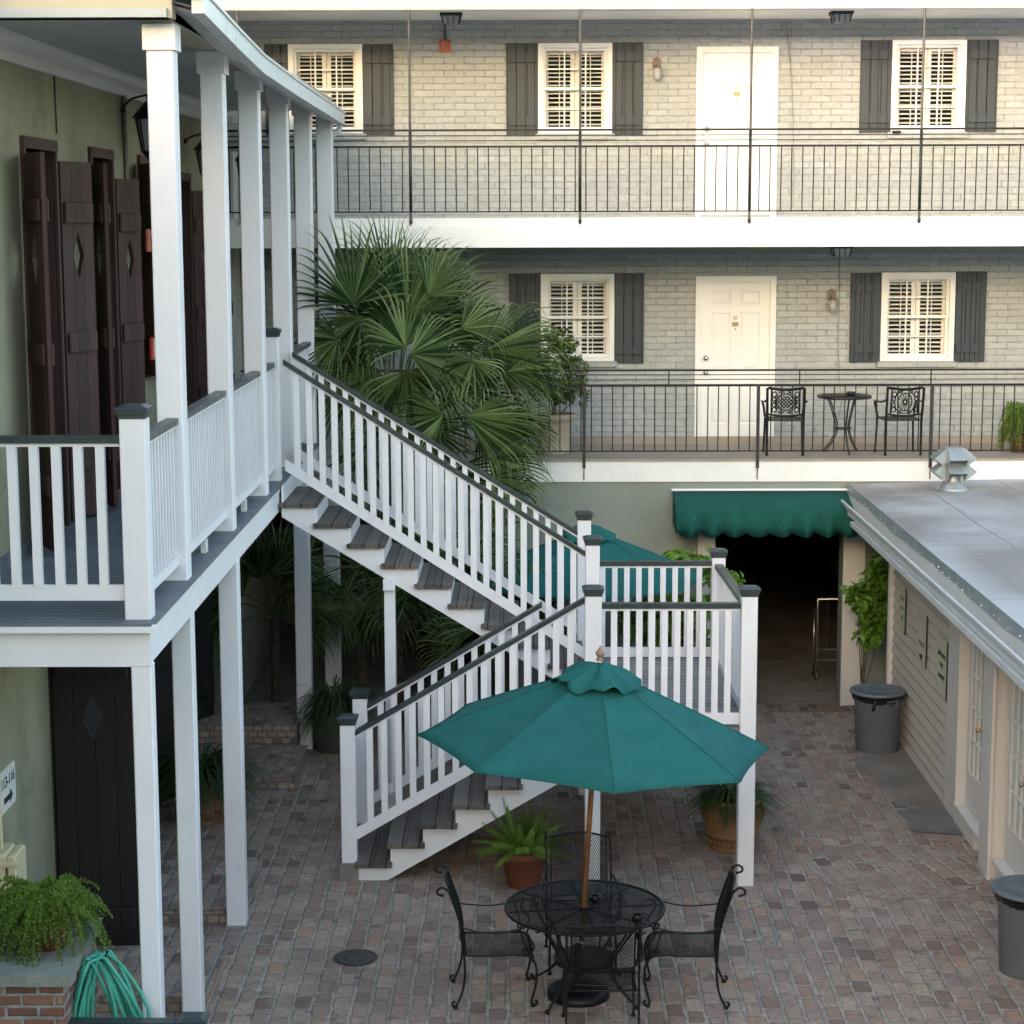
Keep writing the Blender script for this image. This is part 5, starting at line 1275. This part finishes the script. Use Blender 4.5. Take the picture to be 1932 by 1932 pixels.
# broad leaf shrubs
def leaf_card(b,p,d,up,L,W_,fold=.25,rnd=random):
    d=d.normalized();s=d.cross(up);s=s.normalized() if s.length>1e-4 else Vector((1,0,0));n_=s.cross(d)
    m=p+d*L*.5-n_*L*.02;e=p+d*L-n_*L*.18
    a=p+d*L*.42+s*W_/2+n_*W_*fold;c=p+d*L*.42-s*W_/2+n_*W_*fold
    a2=p+d*L*.75+s*W_*.32+n_*(W_*fold*.5-L*.08);c2=p+d*L*.75-s*W_*.32+n_*(W_*fold*.5-L*.08)
    m2=p+d*L*.78-n_*L*.09
    b.add([p,a,m,c,a2,m2,c2,e],[(0,1,2),(0,2,3),(1,4,5,2),(3,2,5,6),(4,7,5),(5,7,6)])
def shrub(name,label,base,blobs,n,L,mat,seed=1,pot=None,stemc=None,density=None,cat='shrub',group=None,fold=.2,wr=.62):
    t=thing(name,label,cat,tuple(base),group);rnd=random.Random(seed)
    lv=MB();sm=MB()
    tot=sum(r[3]*r[4]*r[5] for r in blobs)
    for (x,y,z,rx,ry,rz) in blobs:
        k=max(6,int(n*rx*ry*rz/tot))
        nb=max(3,k//9)
        for i in range(nb):
            d=Vector((rnd.gauss(0,1),rnd.gauss(0,1),rnd.gauss(0,1))).normalized()*rnd.random()**.4
            c=Vector((x+d.x*rx,y+d.y*ry,z+d.z*rz))
            s0=Vector(stemc or base)+Vector((rnd.uniform(-.05,.05),rnd.uniform(-.05,.05),.02))
            mid=(s0+c)/2+Vector((rnd.uniform(-.08,.08),rnd.uniform(-.08,.08),.10))
            if i==0: sm.tube([s0*(1-q)**2+mid*2*q*(1-q)+c*q*q for q in (0,.25,.5,.75,1)],[.008,.007,.006,.004,.003],5,cap=False)
            ax=(c-Vector((x,y,z-rz))).normalized()
            for j in range(max(1,k//nb)):
                a=rnd.uniform(0,2*math.pi);o=ax.orthogonal().normalized();o2=ax.cross(o)
                dd=(o*math.cos(a)+o2*math.sin(a))*rnd.uniform(.6,1)+ax*rnd.uniform(-.1,.7)+Vector((0,0,-.2))
                lv_p=c-ax*rnd.uniform(0,L*1.3);ll=L*rnd.uniform(.6,1.15)
                leaf_card(lv,lv_p,dd,Vector((0,0,1))+Vector((rnd.gauss(0,.3),rnd.gauss(0,.3),0)),ll,ll*wr,fold)
    sm.build('stem',M['twig'],t,True,kind='stuff')
    lv.build('foliage',M[mat],t,kind='stuff')
    return t
def at(u,v,Y): return atY(u,v,Y)
def blob(u,v,Y,ru,rv,ry=None):
    p=atY(u,v,Y);k=FPX/Y*.985;return (p.x,p.y,p.z,ru/k,(ry or ru/k),rv/k)
b1=[blob(1640,1190,23.3,26,22),blob(1655,1075,23.4,24,42),blob(1630,1125,23.3,30,35),blob(1655,1160,23.35,22,28),blob(1612,1110,23.2,16,14),blob(1668,1120,23.5,16,60)]
shrub('leafy_shrub','bright green broad leaved shrub between the garage jamb and the downspout',(3.98,23.5,0),b1,1250,.135,'leafy',5,stemc=(4.12,23.5,0))
b2=[blob(1290,1060,22.9,30,25),blob(1385,1085,22.9,18,14),blob(1370,1110,22.9,22,22),blob(1180,1165,22.7,22,16),blob(1250,1150,22.8,50,30),blob(1310,1145,22.8,40,28),blob(1240,1200,22.8,35,25),blob(1340,1060,23.0,22,26),blob(1300,1200,22.8,40,20)]
shrub('leafy_shrub','bright green broad leaved shrub behind the stair landing and the rear umbrella',(1.75,22.9,0),[(x,y,z,rx*1.3,ry*1.2,rz*1.3) for x,y,z,rx,ry,rz in b2],2600,.13,'leafy',6)
# balcony shrub in stone urn
pc_=atY(1046,858,24.62);pc_=Vector((pc_.x,24.62,ZB))
t=shrub('potted_shrub','small leaved shrub in a tapered beige urn at the left end of the middle balcony',tuple(pc_),[blob(1060,660,24.6,36,45),blob(1030,625,24.6,22,22),blob(1085,700,24.6,28,40),blob(1050,730,24.5,60,30),blob(1105,745,24.5,16,18),blob(1020,690,24.6,30,40),blob(1083,640,24.6,14,14)],3600,.06,'ficus',9,stemc=(pc_.x,pc_.y,ZB+.45),cat='potted plant')
MB().lathe([(.001,0),(.185,0),(.19,.03),(.215,.40),(.225,.41),(.245,.43),(.265,.455),(.27,.49),(.255,.51),(.23,.505),(.215,.46),(.001,.45)],40,tuple(pc_),cap=False).build('pot',M['urn'],t,True)
pr_=atY(1918,855,24.7);pr_=Vector((pr_.x+.05,24.7,ZB))
t=thing('potted_fern','bright feathery plant behind the balcony railing at the right edge','potted plant',tuple(pr_))
MB().lathe([(.001,0),(.11,0),(.15,.2),(.16,.22),(.14,.22),(.001,.20)],28,tuple(pr_),cap=False).build('pot',M['terra'],t,True)
trailing('foliage',(pr_.x,pr_.y,ZB+.25),260,M['fern'],t,rad=.30,up=.70,droop=.30,seed=8,per=30,ls=.012)
# ================================================================ BALCONY BISTRO SET
def bistro_chair(x,y,rot,label,pattern):
    t=thing('cast_iron_chair',label,'chair',(0,0,0),'cast iron chairs on the middle balcony')
    A=M['iron'];w=.205
    # back faces local -Y (towards the railing)
    def P(a,z): # backrest plane, a across, z up ; slight recline
        return Vector((a,-.20-(z-.45)*.16+.10*(a/.25)**2*.3,z))
    for s_ in (-1,1):
        MB().tube(spline([(s_*.215,-.20,.012),(s_*.215,-.195,.25),(s_*.215,-.20,.45),(s_*.218,-.235,.65),(s_*.22,-.262,.845)],5),.016,8).build('leg',A,t,True)
        MB().tube(spline([(s_*.235,.21,.012),(s_*.228,.20,.2),(s_*.22,.19,.44)],5),[.013]*10+[.017],8).sphere((s_*.235,.21,.03),.022,8,5).build('leg',A,t,True)
        MB().tube(spline([(s_*.22,-.23,.70),(s_*.245,-.12,.665),(s_*.265,.02,.655),(s_*.262,.15,.65),(s_*.25,.20,.62),(s_*.235,.19,.54),(s_*.225,.17,.45)],6),.015,8,flat=.7).build('arm',A,t,True)
    s=MB();s.box(-.215,.215,.19,.215,.435,.455).box(-.215,.215,-.205,-.18,.435,.455).box(-.215,-.19,-.18,.19,.435,.455).box(.19,.215,-.18,.19,.435,.455)
    for i in range(1,12): xx=-.19+.38*i/12;s.box(xx-.006,xx+.006,-.18,.19,.44,.452)
    for i in range(1,9): yy=-.18+.37*i/9;s.box(-.19,.19,yy-.006,yy+.006,.4405,.4515)
    s.build('seat',M['ironold'],t)
    b=MB();z0,z1=.53,.80
    def cur(pts,r=.0085): b.tube([P(a,z) for a,z in pts],r,6)
    b.tube([P(-.21+.42*i/10,.845-.022*math.sin(math.pi*i/10)) for i in range(11)],.017,8);b.tube([P(-.21+.42*i/10,.52-.02*math.sin(math.pi*i/10)) for i in range(11)],.012,8)
    for s_ in (-1,1): cur([(s_*.165,.515),(s_*.165,.83)],.010)
    cx,cz=0,.67
    def circ(a,z,rx,rz,r=.008,n=20): b.tube([P(a+rx*math.cos(2*math.pi*k/n),z+rz*math.sin(2*math.pi*k/n)) for k in range(n)],r,5,closed=True)
    if pattern=='wheel':
        circ(0,cz,.085,.11);circ(0,cz,.022,.026,.010);circ(0,cz,.125,.145,.006)
        for k in range(16): a=2*math.pi*k/16;cur([(.02*math.cos(a),cz+.025*math.sin(a)),(.085*math.cos(a),cz+.11*math.sin(a))],.005)
    else:
        for k in range(-3,4):
            cur([(k*.04-.07,cz-.075),(k*.04+.07,cz+.075)] if abs(k)<3 else [(k*.04-.01,cz-.03),(k*.04+.01,cz+.03)],.0075);cur([(k*.04+.07,cz-.075),(k*.04-.07,cz+.075)] if abs(k)<3 else [(k*.04+.01,cz-.03),(k*.04-.01,cz+.03)],.0075)
        circ(0,cz,.11,.10,.008)
        for q in range(10): a=2*math.pi*q/10;circ(.125*math.cos(a),cz+.115*math.sin(a),.02,.02,.006,10)
    for sx in (-1,1):
        for sz in (-1,1):
            circ(sx*.132,cz+sz*.095,.026,.03,.008,12);circ(sx*.135,cz+sz*.035,.02,.026,.007,12);circ(sx*.06,cz+sz*.125,.022,.016,.007,12)
    b.build('openwork_back',A,t,True)
    t.location=(x,y,ZB);t.rotation_euler.z=R_(rot);t.scale=(1.04,1,1.02);return t
ca=atY(1480,860,24.35);bistro_chair(ca.x,24.42,-4,'black cast iron armchair with lattice back, left of the balcony table','lattice')
cb=atY(1697,860,24.35);bistro_chair(cb.x,24.42,5,'black cast iron armchair with sunburst wheel back, right of the balcony table','wheel')
bt=atY(1592,800,24.55);bx,by=bt.x,24.55
t=thing('bistro_table','small round grey bistro table with pierced curved legs between the two balcony chairs','table',(bx,by,ZB),None)
MB().lathe([(.001,.70),(.30,.70),(.335,.705),(.34,.72),(.335,.735),(.001,.738)],44,(bx,by,ZB),cap=False).build('table_top',M['ironold'],t,True)
MB().lathe([(.085,.31),(.10,.31),(.10,.325),(.085,.325)],28,(bx,by,ZB)).build('brace_ring',M['ironold'],t)
for k in range(3):
    a=R_(-82+120*k);c,s=math.cos(a),math.sin(a);lg=MB()
    for o_ in (0,.028):
        lg.tube(spline([((.215-o_)*c+bx,(.215-o_)*s+by,ZB+.70),((.15-o_)*c+bx,(.15-o_)*s+by,ZB+.52),((.105-o_)*c+bx,(.105-o_)*s+by,ZB+.33),((.16-o_)*c+bx,(.16-o_)*s+by,ZB+.16),((.27-o_)*c+bx,(.27-o_)*s+by,ZB+.012)],6),.008,6)
    S_=spline([(.20,.70),(.135,.52),(.09,.33),(.145,.16),(.255,.012)] and [(.20,0,.70),(.135,0,.52),(.09,0,.33),(.145,0,.16),(.255,0,.012)],6)
    for p in S_[1:-1:1]: lg.tube([((p.x-.013)*c+bx,(p.x-.013)*s+by,ZB+p.z-.01),((p.x+.013)*c+bx,(p.x+.013)*s+by,ZB+p.z+.01)],.005,4)
    lg.build('leg',M['ironold'],t)
ap=atY(1605,748,24.5);t=thing('ashtray','small black ashtray on the round balcony table','ashtray',(ap.x,24.5,ZB+.738))
MB().lathe([(.001,0),(.045,0),(.055,.045),(.048,.045),(.04,.012),(.001,.012)],20,(ap.x,24.5,ZB+.739),cap=False).build('bowl',M['asht'],t,True)
# dark object on the top window sill
p=atY(1686,247,YW-.08);t=thing('ashtray','small black bowl on the sill of the right hand top window','ashtray',tuple(p))
MB().lathe([(.001,0),(.05,0),(.065,.035),(.05,.035),(.001,.02)],18,(p.x+.04,YW-.06,p.z-.03),cap=False).build('bowl',M['asht'],t,True)

# ================================================================ FALLEN LEAVES ON THE PAVING
rnd=random.Random(77)
for k,(u,v) in enumerate(((1610,1718),(1687,1690),(1490,1430),(1560,1345),(905,1790),(560,1620),(1290,1860),(1765,1800),(1420,1775))):
    p=atZ(u,v,.012);t=MB();a=rnd.uniform(0,6.28);s_=rnd.uniform(.022,.038)
    leaf_card(t,Vector((p.x,p.y,.014)),Vector((math.cos(a),math.sin(a),.12)),Vector((0,0,1)),s_*1.6,s_,.2)
    o=t.build('fallen_leaf',M['fern'] if k%3==0 else M['polewood'] if k%3==1 else M['signyellow'],None,at=(p.x,p.y,0))
    tag(o,'small dry leaf lying on the brick paving','leaf','fallen leaves on the brick paving')
# ================================================================ PALMS
def frond(parent,hub,ang,R,Y,crown,span=95,tilt=25,droop=.5,mat='palm',n=12,yaw=0,seed=0,curl=.0):
    """fan leaf: hub point, direction angle in the upright plane facing the court, tilt towards the viewer"""
    rnd=random.Random(seed)
    a=R_(ang);d=Vector((math.cos(a),-math.sin(R_(yaw)),math.sin(a))).normalized()
    nrm=Vector((0,-math.cos(R_(tilt)),math.sin(R_(tilt))));nrm=(nrm-d*nrm.dot(d)).normalized();s=d.cross(nrm).normalized()
    b=MB();tb=MB();dl=R_(span)*2/(2*n+1)
    hub=Vector(hub)
    mats=[]
    for i in range(-n,n+1):
        th=i*dl;dr=d*math.cos(th)+s*math.sin(th)
        perp=-d*math.sin(th)+s*math.cos(th)
        l=R*(1-.25*(abs(i)/n)**1.6)*rnd.uniform(.92,1.06);dj=rnd.uniform(.6,1.4)
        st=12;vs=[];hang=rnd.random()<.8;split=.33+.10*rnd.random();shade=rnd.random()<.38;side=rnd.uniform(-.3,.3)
        kink=rnd.uniform(.60,.74)
        p=hub.copy();cur=dr.copy();cone=.18*(abs(i)/n)**2;lit=rnd.random()<.22
        for k in range(st+1):
            t=k/st
            if t<=split: w=t*l*math.tan(dl/2)*1.0
            else: w=split*l*math.tan(dl/2)*(1-((t-split)/(1-split))**2.0)*.80
            w=max(w,.0010)
            c0=p+nrm*(-cone*l*t*t*.6)
            vs+=[c0-perp*w-nrm*w*1.5,c0,c0+perp*w-nrm*w*1.5]
            g=.10*droop*t
            if t>kink-.12: g+=droop*dj*(.95 if hang else .3)*min(1,(t-kink+.12)/.2)
            cur=(cur+Vector((side*.05*t,-.02*droop*t,-g))).normalized()
            p=p+cur*(l/st)
        fs=[]
        for k in range(st):
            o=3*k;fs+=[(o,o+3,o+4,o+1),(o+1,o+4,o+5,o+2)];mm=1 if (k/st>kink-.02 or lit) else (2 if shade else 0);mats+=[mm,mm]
        b.add(vs,fs)
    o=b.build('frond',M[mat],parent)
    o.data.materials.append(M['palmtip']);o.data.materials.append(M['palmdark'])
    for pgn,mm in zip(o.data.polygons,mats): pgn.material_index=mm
    cr=Vector(crown);mid=(cr+hub)/2+Vector((0,0,.22*(hub-cr).length))
    q=[cr*(1-t)**2+mid*2*t*(1-t)+hub*t*t for t in [k/8 for k in range(9)]]
    q.append(hub+d*R*.06)
    MB().tube(q,[.017-.0011*k for k in range(10)],5).build('petiole',M['petiole'],o)
    return o
YP=22.55
pt=atY(742,1290,YP);PX=pt.x
palm=thing('fan_palm','large green fan palm with drooping leaf tips growing behind the white staircase','palm tree',(PX,YP+.15,0))
tr=[]
rnd=random.Random(11)
pf_=[]
for k in range(22):
    z=k*.145;r=.10+.012*(k%2)+.01*rnd.random();pf_.append((r,z));pf_.append((r*.9,z+.07))
MB().lathe(pf_,14,(PX,YP+.15,0)).build('trunk',M['trunk'],palm)
crown=(PX,YP+.1,3.15)
F=[ # u,v,Y,ang,R,span,tilt,droop
(641,573,22.3,97,1.02,88,20,.25),(612,640,22.4,200,.8,80,20,.6),(655,600,22.6,250,.85,90,10,.5),
(705,545,22.7,104,.98,50,15,.25),(722,560,22.8,84,.95,45,20,.35),(690,600,22.9,120,.9,70,15,.6),
(760,600,22.5,66,1.22,62,28,.5),(800,610,22.9,42,1.18,60,25,.55),(757,655,22.2,118,.85,85,40,.95),(765,668,22.1,12,1.05,70,35,.6),
(850,640,22.9,25,.95,60,20,.5),(893,681,21.9,265,.58,105,30,.8),(908,664,22.2,22,1.28,58,35,.75),(935,690,22.4,-5,1.1,60,30,.8),
(829,782,22.1,195,.80,70,30,.5),(878,785,22.0,-12,1.2,52,35,.75),(862,748,22.1,75,.5,60,35,1.3),(924,865,22.2,-22,.95,60,30,.6),
(690,700,22.6,215,1.0,80,20,.6),(760,700,22.4,285,1.0,95,20,.5),(620,740,22.6,255,.8,90,20,.6),(640,690,22.9,170,.75,90,20,.7),
(850,890,22.3,-40,1.0,70,30,.6),(790,800,22.6,300,.95,80,20,.5),(700,800,22.7,240,.9,80,20,.6),(910,800,22.6,-35,1.0,70,25,.6),
(820,720,22.9,0,1.1,90,20,.6),(780,640,23.1,90,1.1,95,10,.5),(700,640,23.2,140,1.1,90,10,.5),(880,740,23.1,20,1.0,80,15,.6),
(930,900,22.0,-35,.85,60,35,.6),(870,950,22.3,-60,.8,80,25,.5),(740,880,22.5,270,.8,95,20,.5),(660,850,22.4,265,.8,80,20,.6),(950,790,22.8,-20,.9,60,25,.7),(800,560,22.3,58,.85,55,30,1.1),(870,620,22.2,30,.8,60,35,1.2),(960,700,22.0,5,.8,60,30,1.2)]
for i,(u,v,Y,ang,R,sp,ti,dr) in enumerate(F):
    u+=26 if u<725 else (8 if u<840 else 0)
    p=atY(u,v,Y);frond(palm,p,ang,R,Y,crown,sp,ti,dr,'palm',seed=i)
# undergrowth palms seen through the balusters and below the gallery
def low_palm(name,label,x,y,h,seed,n=9,R=.75,mat='palm',dirs=None):
    t=thing(name,label,'palm plant',(x,y,0));rnd=random.Random(seed)
    MB().lathe([(.07,0),(.06,h*.5),(.05,h)],10,(x,y,0)).build('trunk',M['trunk'],t)
    for i in range(n):
        ang=(dirs[i] if dirs else rnd.uniform(-30,210));l=rnd.uniform(.35,.6)
        hub=Vector((x+l*math.cos(R_(ang)),y-rnd.uniform(0,.5),h+l*math.sin(R_(ang))+.1))
        frond(t,hub,ang+rnd.uniform(-10,10),R*rnd.uniform(.8,1.1),y,(x,y,h),rnd.uniform(60,95),rnd.uniform(15,40),rnd.uniform(.4,.8),mat,n=12,seed=seed*50+i)
    return t
low_palm('small_palm','young fan palm glimpsed low between the upper stair balusters',-.85,22.0,1.7,3,10,.75,dirs=[90,60,120,30,150,0,180,75,105,-20])
low_palm('small_palm','low fan palm behind the middle of the upper stair rail',-.25,21.6,1.2,4,8,.7,dirs=[95,65,125,35,155,5,175,80])
low_palm('small_palm','dark fan palm deep in the shade under the gallery',-3.0,22.9,1.35,5,9,.7,dirs=[80,100,40,140,10,170,-25,200,60])
low_palm('small_palm','dark fan palm in the shade below the stairs left of the tall white post',-2.0,23.2,1.9,6,8,.75,dirs=[250,280,200,320,240,300,170,20])
# ================================================================ UNSEEN SUN BLOCKER AND LEAF SCREEN ADDED TO SHADE THE COURT
TE=math.tan(EL)/math.cos(AZ);YB=-30.0
def fz(z):return z+(YW-YB)*TE
def fx_(x):return x-(YW-YB)*math.tan(AZ)
nb=thing('unseen_sun_blocker','unseen plain block added behind the viewpoint, its roofline shaped to shade the lower walls','building',(-20,YB,0))
pr=[(-80,0),(60,0),(60,fz(ZS0)),(fx_(2.8),fz(ZS0)),(fx_(-1.0),fz(ZS0+2.6)),(-80,fz(16))]  # added blocker: roofline shaped to set where sun reaches the facade
MB().prism(pr,lambda p,q,t:(p,t,q),YB-8,YB).build('wall',M['stucco'],nb)
tt=thing('unseen_sun_filter','unseen tree-shaped leaf screen added behind the viewpoint to filter the evening sun','sun filter',(fx_(5),YB-12,0))
MB().lathe([(.5,0),(.38,3),(.3,10),(.15,fz(6))],12,(fx_(5),YB-12,0)).build('trunk',M['trunk'],tt)
rnd=random.Random(21);b=MB();cx,cz=fx_(5)-12*math.tan(AZ),fz(7.5)+12*TE  # added leaf cards that dim the sun on the facade
for i in range(15000):
    x=cx+rnd.uniform(-15,15);z=cz+rnd.uniform(-4.5,5.5);y=YB-12+rnd.uniform(-3,3)
    a=Vector((rnd.gauss(0,1),rnd.gauss(0,1),rnd.gauss(0,1))).normalized();c=a.orthogonal().normalized();s=rnd.uniform(.15,.32)
    b.add([(x+(a.x*p+c.x*q)*s,y+(a.y*p+c.y*q)*s,z+(a.z*p+c.z*q)*s) for p,q in ((-1,0),(0,-.7),(1,0),(0,.7))],[(0,1,2,3)])
b.build('crown',M['ficus'],tt,kind='stuff')
# ---------------------------------------------------------------- light, sky, camera

trav=Vector((math.sin(AZ)*math.cos(EL),math.cos(AZ)*math.cos(EL),-math.sin(EL)))
li=bpy.data.lights.new('sun','SUN');li.energy=SUN_E;li.angle=R_(3.2);li.color=(1,.79,.71)
so=bpy.data.objects.new('sun',li);COL.objects.link(so);so.rotation_euler=(-trav).to_track_quat('Z','Y').to_euler()
w=bpy.data.worlds.new('World');scene.world=w;w.use_nodes=True;nt=w.node_tree;nt.nodes.clear()
sk=nt.nodes.new('ShaderNodeTexSky');sk.sky_type='NISHITA';sk.sun_disc=False;sk.sun_elevation=SKY_EL;sk.sun_rotation=math.atan2(-trav.x,-trav.y)
sk.air_density=1.0;sk.dust_density=2.2;sk.ozone_density=1.0
bg=nt.nodes.new('ShaderNodeBackground');bg.inputs[1].default_value=.15;ow=nt.nodes.new('ShaderNodeOutputWorld')
nt.links.new(sk.outputs[0],bg.inputs[0]);nt.links.new(bg.outputs[0],ow.inputs[0])
cd=bpy.data.cameras.new('camera');cam=bpy.data.objects.new('camera',cd);COL.objects.link(cam)
cd.sensor_width=36;cd.lens=FPX/1932*36;cd.clip_start=.1;cd.clip_end=600
cam.matrix_world=Matrix.Translation((0,0,H))@CAMROT.to_4x4();scene.camera=cam
vs=scene.view_settings;vs.view_transform='Standard';vs.look='None';vs.gamma=1;vs.exposure=EXPO
scene.render.resolution_x=1024;scene.render.resolution_y=1024
scene.render.engine='CYCLES'
